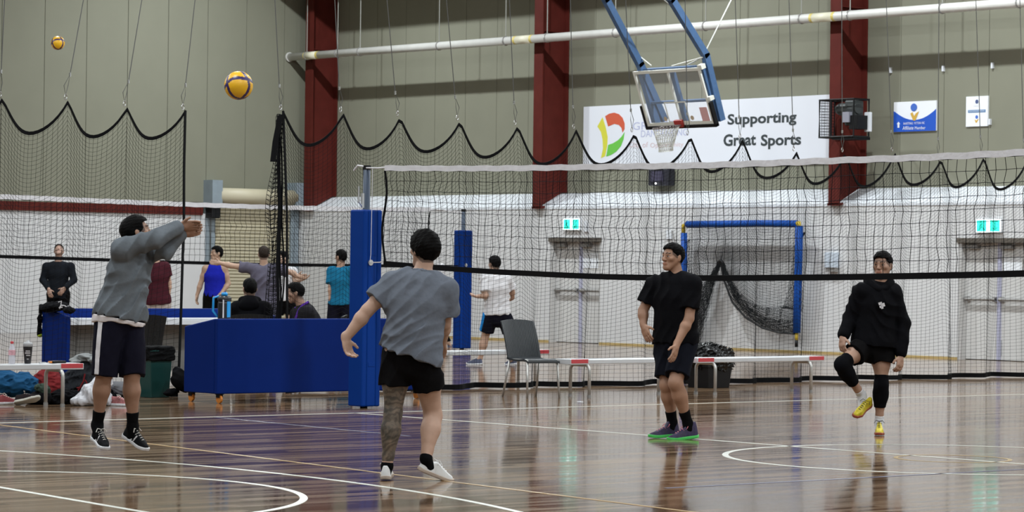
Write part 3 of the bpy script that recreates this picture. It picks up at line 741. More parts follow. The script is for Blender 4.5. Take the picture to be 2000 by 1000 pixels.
# ================================================================== NETS AND POSTS
def interp(pts, x):
    xs = [p[0] for p in pts]; return np.interp(x, xs, [p[1] for p in pts])
def spline(pts, x):                    # smooth interpolation through pixel points
    xs = np.array([p[0] for p in pts], float); ys = np.array([p[1] for p in pts], float)
    d = np.gradient(ys, xs); i = np.clip(np.searchsorted(xs, x)-1, 0, len(xs)-2); h = xs[i+1]-xs[i]; t = (x-xs[i])/h
    return (2*t**3-3*t**2+1)*ys[i]+(t**3-2*t**2+t)*h*d[i]+(-2*t**3+3*t**2)*ys[i+1]+(t**3-t**2)*h*d[i+1]
rng = np.random.RandomState(5)
def volley_net(label, P_top, P_bot, along, n_rows, n_cols, r, tape_h, bot_h, name='volleyball_net', tapecol=None):
    """P_top, P_bot: arrays of points along the net"""
    t = thing(name, label, 'net', P_bot[len(P_bot)//2])
    w = np.linspace(0, 1, n_rows+1)[:, None, None]
    T = P_top-np.array([0, 0, tape_h]); G = T[None]*(1-w)+P_bot[None]*w
    J = rng.normal(size=G.shape)*np.array([.004, .012, .004]); J = (J+np.roll(J, 1, 1)+np.roll(J, -1, 1))/2
    J[0] = 0; J[-1] = 0; G = G+J
    net_mesh('net_mesh', G, r, M_net, t)
    kp = G[1:-1].reshape(-1, 3); o6 = np.array([[1, 0, 0], [-1, 0, 0], [0, 1, 0], [0, -1, 0], [0, 0, 1], [0, 0, -1]])*r*2.3
    KV = (kp[:, None]+o6[None]).reshape(-1, 3); kb = np.arange(len(kp))[:, None, None]*6
    KF = (kb+np.array([[0, 2, 4], [2, 1, 4], [1, 3, 4], [3, 0, 4], [2, 0, 5], [1, 2, 5], [3, 1, 5], [0, 3, 5]])[None]).reshape(-1, 3)
    mk('net_knots', KV, KF, M_net, t, kind='stuff')
    ribbon('top_tape', [p-np.array([0, 0, tape_h/2])+np.array([0, 0, .004])*math.sin(i*1.7) for i, p in enumerate(P_top)], (0, 0, tape_h), .012, M_tape, t)
    ribbon('bottom_tape', list(P_bot-np.array([0, 0, bot_h/2])), (0, 0, bot_h), .010, M_bfab, t)
    for i in (0, -1):
        pts = [T[i]+(P_bot[i]-T[i])*q+np.array([0, 0, 0])+along*(.035*math.sin(q*7)*(1 if i == 0 else -1)) for q in np.linspace(0, 1, 9)]
        MB().tube(pts, .012, 6).build('side_cord', M_bfab, t)
    return t, G
NV = 18.2
top_px = [(752, 323), (900, 323.5), (1040, 322.5), (1200, 319.5), (1350, 317.5), (1500, 312.5), (1650, 306.5), (1800, 301), (2000, 291), (2200, 280)]
bot_px = [(752, 510), (800, 514), (880, 520), (950, 525), (1040, 529.5), (1150, 534.5), (1289, 537.5), (1400, 538), (1500, 537.5), (1700, 535), (2000, 528.5), (2200, 521)]
ua = av(752, 325, NV)[0]; ncol = 95
us = ua+np.arange(ncol+1)*.1
def px_on(u, v, z):
    d = np.array([u, v, z])-EYE; q = d@FW; return 1000+FPX*(d@RT)/q
Pt, Pb = [], []
for u in us:
    x = px_on(u, NV, 2.4); x_ = min(x, 2200)
    p = av(x_, float(spline(top_px, x_)), NV); Pt.append([u, NV, p[2]])
    q = av(x_, float(spline(bot_px, x_)), NV); Pb.append([u, NV, q[2]])
net_t, _ = volley_net('volleyball net with white top tape stretched across the near court', np.array(Pt), np.array(Pb), np.array([1., 0, 0]), 9, ncol, .0030, .055, .05)
bp_ = fl(718, 796); PU, PV = bp_[0], NV
M_pole = mat('slate_steel', (.040, .055, .085), .5, spec=.25)
tp = at(718, 326, depth((PU, PV, 2.4)))[2]
# rope from the post to the net
def post(PU, PV, tp, label, r=.038, handle=True):
    t = thing('net_post', label, 'post', (PU, PV, 0), 'volleyball posts')
    MB().tube([(PU, PV, 0), (PU, PV, tp)], r, 14).build('pole', M_pole, t, smooth=True)
    MB().tube([(PU, PV, tp-.03), (PU, PV, tp+.015)], r+.006, 14).build('cap', M_black, t)
    if handle:
        mb = MB(); mb.box((PU-.018, PV-.06, tp-.42), (PU+.012, PV-.035, tp-.27)); mb.build('net_slide', M_steel, t)
        MB().tube([(PU, PV-.06, tp-.40), (PU+.0, PV-.10, tp-.36), (PU, PV-.10, tp-.20)], .008, 6).build('crank', M_steel, t)
    return t
post(PU, PV, tp, 'slate blue steel post holding the near net, standing in a tall blue pad')
MB().tube([(PU, PV-.03, tp-.01), (PU+.2, PV-.005, tp-.015), Pt[0]-np.array([0, 0, .02])], .008, 6).build('head_rope', M_tape, net_t)
MB().tube([(PU-.18, PV-.03, tp-.035), (PU-.1, PV-.04, tp+.015), (PU, PV-.04, tp+.005)], .010, 6).build('rope_tail', M_tape, net_t)
zr = at(730, 513, depth((PU, PV, 1.5)))[2]
MB().tube([(PU+.10, PV-.05, zr), (PU+.25, PV-.01, zr+.004), Pb[0]], .006, 6).build('foot_rope', M_tape, net_t)
MB().tube([(PU+.135, PV-.03, tp-.02), (PU+.137, PV-.04, tp-.9), (PU+.135, PV-.05, zr)], .003, 5).build('tension_cord', M_tape, net_t)
def pad(PU, PV, h, label, W=.118, z0=.015):
    t = thing('post_pad', label, 'pad', (PU, PV, 0), 'blue post pads')
    th = .062
    for (dx, dy) in ((1, 0), (-1, 0), (0, 1), (0, -1)):
        if dx: a, b = (PU+dx*W, PV-W+th*.96, z0), (PU+dx*(W-th), PV+W-th*.96, h)
        else: a, b = (PU-W, PV+dy*W, z0), (PU+W, PV+dy*(W-th), h)
        p = BX('foam_panel', a, b, M_bluep, t, bevel=.016)
    for z in (h*.22, h*.5, h*.78):
        mb = MB(); mb.box((PU+W, PV-W*.35, z-.02), (PU+W+.004, PV+W*.35, z+.02)); mb.build('strap', M_bluep, t)
    mb = MB(); zc = zr; mb.tube([(PU+W, PV-.03, zc), (PU+W+.012, PV-.03, zc)], .03, 12); mb.build('eyelet', M_steel, t)
    return t
hp = at(715, 410, depth((PU, PV, 2)))[2]
pad(PU, PV, hp, 'tall blue vinyl pad around the near net post, right of the long blue table')
# far court net across the end of the hall
FU = -39.9
ftop = [(-120, 376), (0, 379.5), (200, 388), (400, 396), (560, 401), (690, 404), (840, 405)]
fbot = [(-120, 494), (0, 498), (200, 504.5), (400, 511), (560, 514.5), (690, 516), (840, 517.5)]
va, vb = au(-120, 380, FU)[1], au(840, 405, FU)[1]; nf = int((vb-va)/.1)
def px_v(v): return px_on(FU, v, 2.3)
Pt2, Pb2 = [], []
for v in np.linspace(va, vb, nf+1):
    x = px_v(v); Pt2.append([FU, v, au(x, float(spline(ftop, np.clip(x, -120, 840))), FU)[2]]); Pb2.append([FU, v, au(x, float(spline(fbot, np.clip(x, -120, 840))), FU)[2]])
t2, _ = volley_net('volleyball net of the far court behind the blue tables', np.array(Pt2), np.array(Pb2), np.array([0, 1., 0]), 9, nf, .0035, .075, .05)
fp = fl(903, 682); fv = au(903, 600, FU)[1]; fz = au(899, 410, FU)[2]; fpz = au(903, 450, FU)[2]
post(FU, fv, fz, 'slate blue steel post of the far court net above the smaller blue pad', handle=False)
pad(FU, fv, fpz, 'smaller looking blue vinyl pad of the far court, behind the player in white')
MB().tube([(FU, fv, fz-.04), np.array(Pt2[-1])-[0, 0, .03]], .008, 5).build('head_rope', M_tape, t2)
MB().tube([(FU, fv, au(890, 519, FU)[2]), np.array(Pb2[-1])], .010, 5).build('foot_rope', M_bfab, t2)

# ---- dividing nets hung from the roof
CU = -26.8
def curtain(label, peaks, edge, edge_side, cables, zb=.055):
    """peaks [(V,z)], edge [(z,V)] line of the free edge at one side"""
    V0, V1 = peaks[0][0], peaks[-1][0]; n = int(round((V1-V0)/.05)); vs = np.linspace(V0, V1, n+1)
    zt = np.zeros(n+1); ph = np.zeros(n+1)
    for i, v in enumerate(vs):
        k = min(max(np.searchsorted([p[0] for p in peaks], v, side='right')-1, 0), len(peaks)-2)
        (a, za_), (b, zb2) = peaks[k], peaks[k+1]; q = (v-a)/(b-a); ph[i] = k+q
        zt[i] = za_+(zb2-za_)*q-.40*(b-a)/.9*(1-(2*q-1)**2)*(.97+.06*math.sin(k*2.1))
    rows = 60; G = np.zeros((rows+1, n+1, 3))
    ez = [e[0] for e in edge]; ev = [e[1] for e in edge]
    for i in range(rows+1):
        tt = i/rows; z = zb+(zt-zb)*(1-tt)**.97
        off = (.05+.09*tt)*np.cos(2*math.pi*ph)+.05*np.sin(2*math.pi*ph*.5+1.0)*tt+.03*np.sin(2*math.pi*ph*2.3+tt*3)*tt
        ve = np.interp(z, ez[::-1], ev[::-1])
        if edge_side > 0: vv = V0+(vs-V0)*(ve-V0)/(V1-V0)
        else: vv = V1-(V1-vs)*(V1-ve)/(V1-V0)
        shift = .03*np.sin(2*math.pi*ph)*tt
        G[i, :, 0] = CU+off; G[i, :, 1] = vv+shift; G[i, :, 2] = z
    t = thing('divider_net', label, 'net curtain', (CU, (V0+V1)/2, 0), 'dividing nets between the courts')
    net_mesh('net_mesh', G, .0018, M_net, t)
    ribbon('top_band', [G[0, j]+np.array([0, 0, -.012]) for j in range(n+1)], (0, 0, .038), .012, M_bfab, t)
    ribbon('bottom_band', [np.array([G[-1, j, 0], G[-1, j, 1], .038+.006*math.sin(j*.11)]) for j in range(n+1)], (0, 0, .062), .02, M_bfab, t)
    e = G[:, -1] if edge_side > 0 else G[:, 0]
    ribbon('edge_strap', [e[i]+np.array([.0, 0, 0]) for i in range(0, rows+1, 2)], (-.02, .036, 0), .012, M_bfab, t)
    for (x0, y0, x1) in cables:
        p = au(x0, y0, CU+.05); q = au(x1, 0, CU+.05); d = q-p
        zj = p[2]+.27; j = p+d*((zj-p[2])/d[2]); e = p+d*((CEIL-.02-p[2])/d[2]); e[0] = p[0]
        c = MB(); c.tube([j, e], .0055, 5).build('suspension_cable', M_wire, t)
        c = MB(); c.tube([p+[0, 0, .05], p+[0, .028, .15], j, p+[0, -.022, .15]], .004, 5, closed=True); c.build('cable_loop', M_wire, t)
        c = MB(); c.tube([p+[0, .016*math.sin(a), .03+.03*math.cos(a)] for a in np.linspace(0, 6.28, 9)[:-1]], .005, 5, closed=True); c.build('snap_hook', M_chrome, t)
        c = MB(); c.tube([j-[0, 0, .02], j+[0, 0, .02]], .013, 6); c.build('crimp', M_chrome, t)
    return t, G
pk = [au(x, y, CU) for x, y in ((0, 192), (128, 197), (243, 210), (357, 216))]
lp = [(p[1], p[2]) for p in pk]; lp = [(lp[0][0]-.9*k, lp[0][1]+.02*k) for k in (3, 2, 1)]+lp
le = [au(x, y, CU) for x, y in ((357, 214), (352, 330), (349, 430), (343, 520), (335, 640), (326, 768))]
curtain('black dividing net with scalloped top at the left, before the end wall', lp, [(p[2], p[1]) for p in le], 1, ((0, 190, 9), (128, 195, 163), (243, 208, 277), (357, 214, 381)))
rp = [(548, 217), (665, 221), (776, 229), (893, 237), (1006, 246), (1120, 254), (1234, 260), (1343, 266), (1445, 272), (1550, 297), (1645, 299), (1742, 298), (1832, 311), (1916, 307), (2000, 313), (2090, 318), (2180, 324)]
pk = [au(x, y, CU) for x, y in rp]
re = [au(x, y, CU) for x, y in ((548, 217), (549, 300), (549, 420), (546, 520), (543, 640), (540, 775))]
ct, CG = curtain('long black dividing net with scalloped top behind the benches', [(p[1], p[2]) for p in pk], [(p[2], p[1]) for p in re], -1,
        [(x, y-2, xt) for (x, y), xt in zip(rp, (537, 654, 756, 872, 995, 1114, 1222, 1338, 1436, 1541, 1644, 1731, 1834, 1906, 1992, 2080, 2170))])
# gathered edge of the long net
Gb = np.zeros((62, 15, 3)); rs = np.random.RandomState(8)
ph0 = rs.rand(15)*6
for i in range(62):
    q = i/61; zz = pk[0][2]-.05-(pk[0][2]-.10)*q
    c = au(np.interp(q, [0, .15, .3, .5, .75, 1], [547, 544, 540, 541, 537, 534]), 300, CU)
    wdt = np.interp(q, [0, .2, .35, .6, 1], [.02, .05, .10, .085, .075])
    for j in range(15):
        Gb[i, j] = (CU+.06*math.sin(j*1.9+ph0[j]*.3+q*3), c[1]+wdt*(j/7-1)+.018*math.sin(q*16+ph0[j]), zz+.02*math.sin(j*2.2))
net_mesh('gathered_net', Gb, .0032, M_net, ct)
for j, ww in ((6, .03), (9, .018), (12, .014)):
    ribbon('gathered_strap', [Gb[i, j]+[.03, 0, 0] for i in range(0, 62, 3)], (0, ww, 0), .012, M_bfab, ct)
w0 = [au(x, y, CU+.08) for x, y in ((547, 226), (543, 250), (538, 275), (533, 316))]
ribbon('loose_strap', w0, (0, .07, 0), .012, M_bfab, ct)

# ---- goal frame against the wall
GV = 37.42
t = thing('goal_frame', 'blue padded goal frame with a black net hanging on the wall', 'goal', fl(1450, 690))
def gp(x, y, dv=0): return av(x, y, GV+dv)
M_gb = mat('goal_blue_foam', (.004, .058, .29), .5, noise=.06, spec=.2, nscale=5); M_gy = mat('yellow_joint', (.60, .42, .03), .45)
def gtube(name, pts, r, material, n=12): return MB().tube([gp(*p) for p in pts], r, n).build(name, material, t, smooth=True)
gtube('foam_sleeve', [(1342, 438), (1400, 437.5), (1480, 436.5), (1557, 437)], .062, M_gb)
gtube('foam_sleeve', [(1561, 441), (1560, 500), (1558, 570), (1556, 650)], .072, M_gb)
gtube('foam_sleeve', [(1336, 455), (1336, 540), (1335, 640)], .062, M_gb)
gtube('corner_joint', [(1335, 457), (1335, 440), (1344, 438)], .038, M_gy)
gtube('corner_joint', [(1552, 437), (1560, 436), (1561, 446)], .045, M_gy)
gtube('post_foot', [(1556, 650), (1555.5, 664)], .030, M_gy); gtube('post_foot', [(1555.5, 663), (1555.5, 678)], .030, M_black)
gtube('post_foot', [(1335, 640), (1335, 672)], .030, M_gy)
MB().tube([gp(1554, 450, .12), gp(1562, 470, .15), gp(1571, 455, .05)], .02, 6).build('net_rope', M_black, t)
# upper panel of the net and the gathered swags
hook = (1408, 515)
low = [(1340, 690), (1362, 668), (1380, 610), (1396, 545), (1408, 513), (1418, 540), (1436, 585), (1462, 617), (1490, 637), (1520, 648), (1550, 650)]
nx = 74; xs = np.linspace(1342, 1553, nx+1); nr = 40
G = np.zeros((nr+1, nx+1, 3))
for j, x in enumerate(xs):
    yb_ = interp(low, x)
    for i in range(nr+1):
        q = i/nr; y = 444+(yb_-444)*q
        xx = x+6*math.sin(q*3.1)*math.sin((x-1342)/211*6.28)
        G[i, j] = gp(xx, y, .10+.05*math.sin(j*.7+q*5))
net_mesh('net_panel', G, .0024, M_netg, t)
def swag(pts, w0, w1, n, seed, r=.0028):
    L = 60; G = np.zeros((n, L+1, 3)); rs = np.random.RandomState(seed); ph = rs.rand(n)*6
    xs = [p[0] for p in pts]; ys = [p[1] for p in pts]; s_ = np.linspace(0, len(pts)-1, L+1)
    for k, q in enumerate(s_):
        x = np.interp(q, range(len(pts)), xs); y = np.interp(q, range(len(pts)), ys); x2 = np.interp(q+.05, range(len(pts)), xs); y2 = np.interp(q+.05, range(len(pts)), ys)
        d = np.array([x2-x, y2-y]); d /= np.linalg.norm(d)+1e-9; nrm = np.array([d[1], -d[0]]); f = k/L
        w = (w0+(w1-w0)*f)
        for i in range(n):
            o = w*(i/(n-1)); G[i, k] = gp(x+nrm[0]*o+1.5*math.sin(k*.9+ph[i]), y+nrm[1]*o+1.5*math.cos(k*.7+ph[i]), .02+.05*math.sin(i*1.3))
    return net_mesh('net_swag', G, r, M_netg, t)
swag([(1408, 514), (1418, 545), (1436, 588), (1462, 619), (1490, 638), (1520, 648), (1552, 650)], 4, 26, 26, 1)
swag([(1408, 514), (1414, 550), (1430, 592), (1458, 622), (1488, 640), (1520, 649), (1552, 652)], 6, 60, 26, 2)
swag([(1362, 668), (1376, 620), (1392, 560), (1408, 514)][::-1], -4, -40, 26, 3)
swag([(1364, 680), (1380, 625), (1395, 560), (1408, 514)][::-1], -3, -62, 24, 4)
swag([(1340, 660), (1352, 600), (1348, 540), (1346, 470)], 8, 16, 14, 6)
swag([(1554, 440), (1550, 500), (1540, 560), (1530, 600)], 3, 40, 18, 7)
MB().tube([gp(1403, 513, .0), gp(1408, 509, -.03), gp(1412, 514, .0)], .03, 8).build('wall_hook', M_black, t)
MB().tube([gp(x, y, .0) for x, y in ((1408, 516), (1414, 548), (1430, 590), (1456, 620), (1488, 640), (1520, 649.5), (1552, 652))], .018, 6).build('net_hem', M_black, t)

# ================================================================== BALLS
def unit_(v): return v/np.linalg.norm(v)
def ball(c, R, label, view_from, roll=0.0, group='yellow and blue volleyballs'):
    n = 30; V = []; F = []; Cc = []
    g = np.tan(np.linspace(-1, 1, n+1)*math.pi/4)
    Y = np.array((.80, .44, .015)); B = np.array((.028, .014, .10))
    for ax in range(3):
        for sg in (1, -1):
            base = len(V)
            for i in range(n+1):
                for j in range(n+1):
                    u, v = g[i], g[j]; p = [0, 0, 0]; p[ax] = sg; p[(ax+1) % 3] = u*sg; p[(ax+2) % 3] = v
                    p = np.array(p); p = p/np.linalg.norm(p)
                    q_ = [abs(p[0]+.16*math.sin(2.6*p[1])), abs(p[1]+.16*math.sin(2.6*p[2])), abs(p[2]+.16*math.sin(2.6*p[0]))]; w = min(q_); bl = w < .125
                    gr = .012*max(0, 1-abs(w-.125)/.035)
                    V.append(p*(1-gr)); Cc.append(B if bl else Y)
            for i in range(n):
                for j in range(n):
                    a = base+i*(n+1)+j; F.append((a, a+n+1, a+n+2, a+1))
    V = np.array(V); F = np.array(F)
    # turn a cube corner to the viewer
    d = np.array(view_from)-np.array(c); d = d/np.linalg.norm(d)
    r_ = np.cross(-d, [0, 0, 1.]); r_ /= np.linalg.norm(r_); u_ = np.cross(r_, -d); d = unit_(d-u_*.20); u_ = np.cross(r_, -d)
    s = np.array([1., 1, 1])/math.sqrt(3); a_ = np.array([0, 0, 1.])-s*s[2]; a_ /= np.linalg.norm(a_); b_ = np.cross(a_, s)
    cr, sr = math.cos(roll), math.sin(roll)
    Mx = np.outer(d, s)+np.outer(u_*cr+r_*sr, a_)+np.outer(r_*cr-u_*sr, b_)
    P = np.array(c)+R*(V@Mx.T)
    M_ball = mat('ball_leather', (.8, .5, .05), .38, attr=True, bump=.05, bscale=300)
    o = mk('volleyball', P, F, M_ball, smooth=True, cols=np.array(Cc)); return tag(o, label, 'ball', group)
ball(at(466, 167, 21.4), .105, 'large yellow and blue volleyball in the air above the jumping player', EYE, math.pi-.1)
ball(at(113, 84, 44.6), .105, 'small distant yellow and blue volleyball high at the top left', EYE, -1.2)

# ================================================================== SCORER TABLES
M_caster = mat('orange_wheel', (.60, .20, .03), .4); M_top = mat('white_laminate', (.68, .70, .74), .35)
M_inner = mat('grey_inner_board', (.28, .28, .27), .7)
def scorer_table(label, Uf, Vs, Ve, sgn, dep, zf, zbk, ztab, seam=None):
    """padded front board at Uf, the user side lies at Uf - sgn*dep"""
    t = thing('scorer_table', label, 'table', (Uf-sgn*dep/2, (Vs+Ve)/2, 0), 'blue padded scorer tables')
    th = .06
    ub = Uf-sgn*dep
    BX('front_pad', (Uf, Vs, .10), (Uf-sgn*th, Ve, zf), M_blue, t, bevel=.012)
    for a, b in ((Vs, Vs+th), (Ve-th, Ve)):
        mb = MB(); mb.prism([(Uf-sgn*th, a, .10), (ub, a, .10), (ub, a, zbk), (Uf-sgn*th, a, zf)] , (0, b-a, 0)); mb.build('side_pad', M_blue, t, bevel=.012)
    BX('worktop', (Uf-sgn*th, Vs+th, ztab-.03), (ub-sgn*.0, Ve-th, ztab), M_top, t)
    BX('edge_strip', (ub+sgn*.004, Vs+th, ztab-.075), (ub-sgn*.004, Ve-th, ztab-.02), M_top, t)
    BX('inner_board', (Uf-sgn*(th+.012), Vs+th, .10), (Uf-sgn*th, Ve-th, ztab-.03), M_inner, t)
    for u in (Uf-sgn*.06, ub+sgn*.05):
        for v in (Vs+.07, Ve-.07):
            w = MB(); w.lathe((u, v-.016, .045), [(.01, 0), (.045, .004), (.045, .028), (.01, .032)], 14, (np.array([1., 0, 0]), np.array([0, 0, 1.]), np.array([0, 1., 0])))
            c = w.build('caster', M_caster, t); 
            f = MB(); f.box((u-.03, v-.024, .06), (u+.03, v-.018, .10)).box((u-.03, v+.018, .06), (u+.03, v+.024, .10)).box((u-.04, v-.03, .092), (u+.04, v+.03, .10)); f.build('caster_fork', M_black, c)
    return t
UB = -25.08
vB0 = au(425, 700, UB)[1]; vB1 = vB0+2.75; zB = au(500, 622.5, UB)[2]
zBk = au(373, 637, UB-.62)[2]
scorer_table('long blue padded scorer table on orange wheels facing us, left of the tall pad', UB, vB0, vB1, 1, .62, zB, zBk, .72)
PA = at(82, 602, 35.5); UA = PA[0]; zAb = at(140, 618, 35.05)[2]
scorer_table('blue padded table turned away from us with open white worktop, behind the jumping player', UA, PA[1], PA[1]+3.1, -1, .56, PA[2], zAb, at(250, 623, 35.4)[2])

# ================================================================== BENCHES, CHAIRS, BINS
def bench(label, Uc, V0, V1, h=.43, w=.13, foot=.16):
    t = thing('bench', label, 'bench', (Uc, (V0+V1)/2, 0), 'aluminium benches with red ends')
    for u in (-1, 1):
        BX('seat_plank', (Uc+u*.002+(0 if u > 0 else -w), V0+.27, h-.055), (Uc+u*.002+(w if u > 0 else 0), V1-.27, h), M_steel2, t, bevel=.008)
    for a, b in ((V0, V0+.275), (V1-.275, V1)):
        BX('red_end_cap', (Uc-w-.003, a, h-.058), (Uc+w+.003, b, h+.003), M_steel2, t, bevel=.006)
        BX('red_grip', (Uc-w+.004, a+.01, h+.002), (Uc+w+.006, b-.01, h-.045), M_red, t, bevel=.004)
    for v in (V0+.26, V1-.26):
        pts = [(Uc-foot, v, .0)]+[(Uc-foot+.06*(1-math.cos(a)), v, h-.125+.06*math.sin(a)) for a in np.linspace(0, 1.57, 6)]
        pts += [(Uc+foot-.06*(1-math.cos(a)), v, h-.125+.06*math.sin(a)) for a in np.linspace(1.57, 0, 6)]+[(Uc+foot, v, 0)]
        l = MB().tube(pts, .019, 10).build('leg_frame', M_chrome2, t, smooth=True)
        for s_ in (-1, 1): MB().tube([(Uc+s_*foot, v, 0), (Uc+s_*foot, v, .03)], .024, 10).build('rubber_foot', M_closer, l)
    return t
M_steel2 = mat('bench_aluminium', (.60, .61, .63), .35, metal=.35, noise=.04, nscale=6); M_chrome2 = mat('leg_tube', (.50, .49, .47), .35, metal=.5)
b1u = fl(1127, 776)[0]; v_a = au(1099, 707, b1u)[1]
bench('long bench with red ends between the chair and the player in black shirt', b1u, v_a, v_a+1.885)
b2u = -24.55; v_b = au(1347, 705, b2u)[1]; v_c = au(1595, 703, b2u)[1]
bench('bench with red ends in front of the black rubbish tub', b2u, v_b, v_c)
b3u = -27.6; v_d = au(1060, 690, b3u)[1]
bench('bench behind the dividing net, left of the dark chair', b3u, v_d-2.1, v_d)
b4u = fl(106, 792)[0]+.16; v_e = au(150, 716, b4u)[1]
bench('bench with drink bottles at the far left edge above the heap of bags', b4u, v_e-2.2, v_e)

M_chair = mat('charcoal_plastic', (.022, .026, .030), .4, noise=.1, nscale=20)
def make_chair(label, loc, F):
    """F: horizontal facing direction"""
    F = np.array([F[0], F[1], 0.]); F /= np.linalg.norm(F); R_ = np.array([F[1], -F[0], 0]); loc = np.array([loc[0], loc[1], 0.]); Z = np.array([0, 0, 1.])
    t = thing('ribbed_chair', label, 'chair', loc, 'charcoal ribbed chairs')
    L = lambda r, f, z: loc+R_*r+F*f+Z*z
    # backrest: curved ribbed sheet
    n, mR = 44, 22; V = []; Fc = []
    for side in (0, 1):
        for i in range(n+1):
            for j in range(mR+1):
                x = (i/n-.5)*2; q = j/mR; z = .435+.43*q
                f = -.205-.10*q-.05*q*q+.035*x*x
                w = .215*(1-.10*q**4*0)+(.008 if True else 0)
                f += (.004*math.cos(i*math.pi) if 0 < i < n else 0)-side*.016
                V.append(L(x*w, f, z-.02*x*x*q))
    N = (n+1)*(mR+1)
    for i in range(n):
        for j in range(mR):
            a = i*(mR+1)+j; Fc += [(a, a+1, a+mR+2, a+mR+1), (N+a, N+a+mR+1, N+a+mR+2, N+a+1)]
    for i in range(n):
        for j in (0, mR):
            a = i*(mR+1)+j; Fc.append((a, a+mR+1, N+a+mR+1, N+a))
    for j in range(mR):
        for i in (0, n):
            a = i*(mR+1)+j; Fc.append((a, a+1, N+a+1, N+a))
    mk('backrest', V, Fc, M_chair, t)
    V = []; Fc = []; n, mR = 40, 10
    for side in (0, 1):
        for i in range(n+1):
            for j in range(mR+1):
                x = (i/n-.5)*2; q = j/mR; f = -.21+.43*q; z = .445-.018*math.sin(q*3.1)-(.035*max(0, q-.85)/.15)-side*.022+(.003*math.cos(i*math.pi) if 0 < i < n else 0)
                V.append(L(x*.215, f, z))
    N = (n+1)*(mR+1)
    for i in range(n):
        for j in range(mR):
            a = i*(mR+1)+j; Fc += [(a, a+mR+1, a+mR+2, a+1), (N+a, N+a+1, N+a+mR+2, N+a+mR+1)]
    for i in range(n):
        for j in (0, mR):
            a = i*(mR+1)+j; Fc.append((a, a+mR+1, N+a+mR+1, N+a))
    for j in range(mR):
        for i in (0, n):
            a = i*(mR+1)+j; Fc.append((a, a+1, N+a+1, N+a))
    mk('seat', V, Fc, M_chair, t)
    for s_ in (-1, 1):
        MB().tube([L(s_*.20, .19, .42), L(s_*.215, .215, .0)], .012, 8).build('leg', M_chrome2, t, smooth=True)
        MB().tube([L(s_*.20, -.17, .42), L(s_*.225, -.265, .0)], .012, 8).build('leg', M_chrome2, t, smooth=True)
        MB().tube([L(s_*.20, .19, .42), L(s_*.20, -.17, .42)], .012, 8).build('seat_rail', M_chrome2, t)
    return t
make_chair('empty charcoal ribbed chair with thin metal legs, left end of the benches', fl(1040, 776), scr(.55, -.83, 0))

# black rubbish tub with a bag, green bin
def tub(name, c, r0, r1, h, material, label, sides=4, rim=.012):
    t = thing(name, label, 'bin', (c[0], c[1], 0))
    mb = MB(); c = np.array([c[0], c[1], 0]); V = []; q = [(-1, -1), (1, -1), (1, 1), (-1, 1)]
    P = [c+[x*r0[0], y*r0[1], 0] for x, y in q]+[c+[x*r1[0], y*r1[1], h] for x, y in q]+[c+[x*(r1[0]-rim), y*(r1[1]-rim), h] for x, y in q]+[c+[x*(r0[0]-rim), y*(r0[1]-rim), .02] for x, y in q]
    F = [(0, 3, 2, 1)]
    for a in (0, 4, 8):
        for i in range(4): F.append((a+i, a+(i+1) % 4, a+4+(i+1) % 4, a+4+i))
    F.append((12, 13, 14, 15)); mb.add(P, F); mb.build('body', material, t, bevel=.012)
    mb = MB(); mb.add([p+[0, 0, -.03] for p in [c+[x*(r1[0]+.012), y*(r1[1]+.012), h] for x, y in q]]+[c+[x*(r1[0]+.012), y*(r1[1]+.012), h+.004] for x, y in q]+[c+[x*(r1[0]-.012), y*(r1[1]-.012), h+.004] for x, y in q], [(i, (i+1) % 4, 4+(i+1) % 4, 4+i) for i in range(4)]+[(4+i, 4+(i+1) % 4, 8+(i+1) % 4, 8+i) for i in range(4)]); mb.build('rim', material, t)
    return t
bc = fl(1384, 757)
tb = tub('rubbish_tub', bc, (.18, .18), (.20, .21), .29, M_black, 'black tub stuffed with a crumpled rubbish bag behind the bench')
M_bin = mat('black_bin_liner', (.0035, .004, .0045), .30, spec=.30)
f = Field(bc+[-.42, -.42, .18], bc+[.42, .50, .66], .008); AX = (np.array([1., 0, 0]), np.array([0, 1., 0]), np.array([0, 0, 1.]))
f.ell(bc+[0, .0, .40], AX, (.26, .30, .13), .03); f.ell(bc+[.0, .16, .36], AX, (.2, .16, .12), .05); f.ell(bc+[.0, -.14, .36], AX, (.2, .12, .10), .05); f.ell(bc+[.0, .05, .28], AX, (.23, .25, .08), .05)
f.disp(lambda P: (.085*np.abs(wob(P, 20, 3, 3))+.05*np.abs(wob(P, 44, 4, 3))-.045))
V_, Q_ = f.mesh(); mk('bin_bag', V_, Q_, M_bin, tb)
gc = fl(302, 776)
tb = tub('waste_bin', gc, (.105, .115), (.128, .142), .53, mat('dark_green_plastic', (.005, .045, .042), .4), 'dark green waste bin with black liner right of the jumping player')
f = Field(gc+[-.24, -.26, .34], gc+[.24, .26, .62], .006)
def bxf(P):
    qx = np.abs(P[0]-np.float32(gc[0]))-np.float32(.135); qy = np.abs(P[1]-np.float32(gc[1]))-np.float32(.149); qz = np.abs(P[2]-np.float32(.475))-np.float32(.062)
    return np.sqrt(np.maximum(qx, 0)**2+np.maximum(qy, 0)**2+np.maximum(qz, 0)**2)+np.minimum(np.maximum(np.maximum(qx, qy), qz), 0)-np.float32(.012)
f.put(bxf, gc+[-.2, -.2, .36], gc+[.2, .2, .6], 0)
f.disp(lambda P: .018*np.abs(wob(P, 30, 5, 3))+.008*np.abs(wob(P, 70, 6, 3))-.010)
V_, Q_ = f.mesh(); mk('bin_liner', V_, Q_, M_bfab, tb)
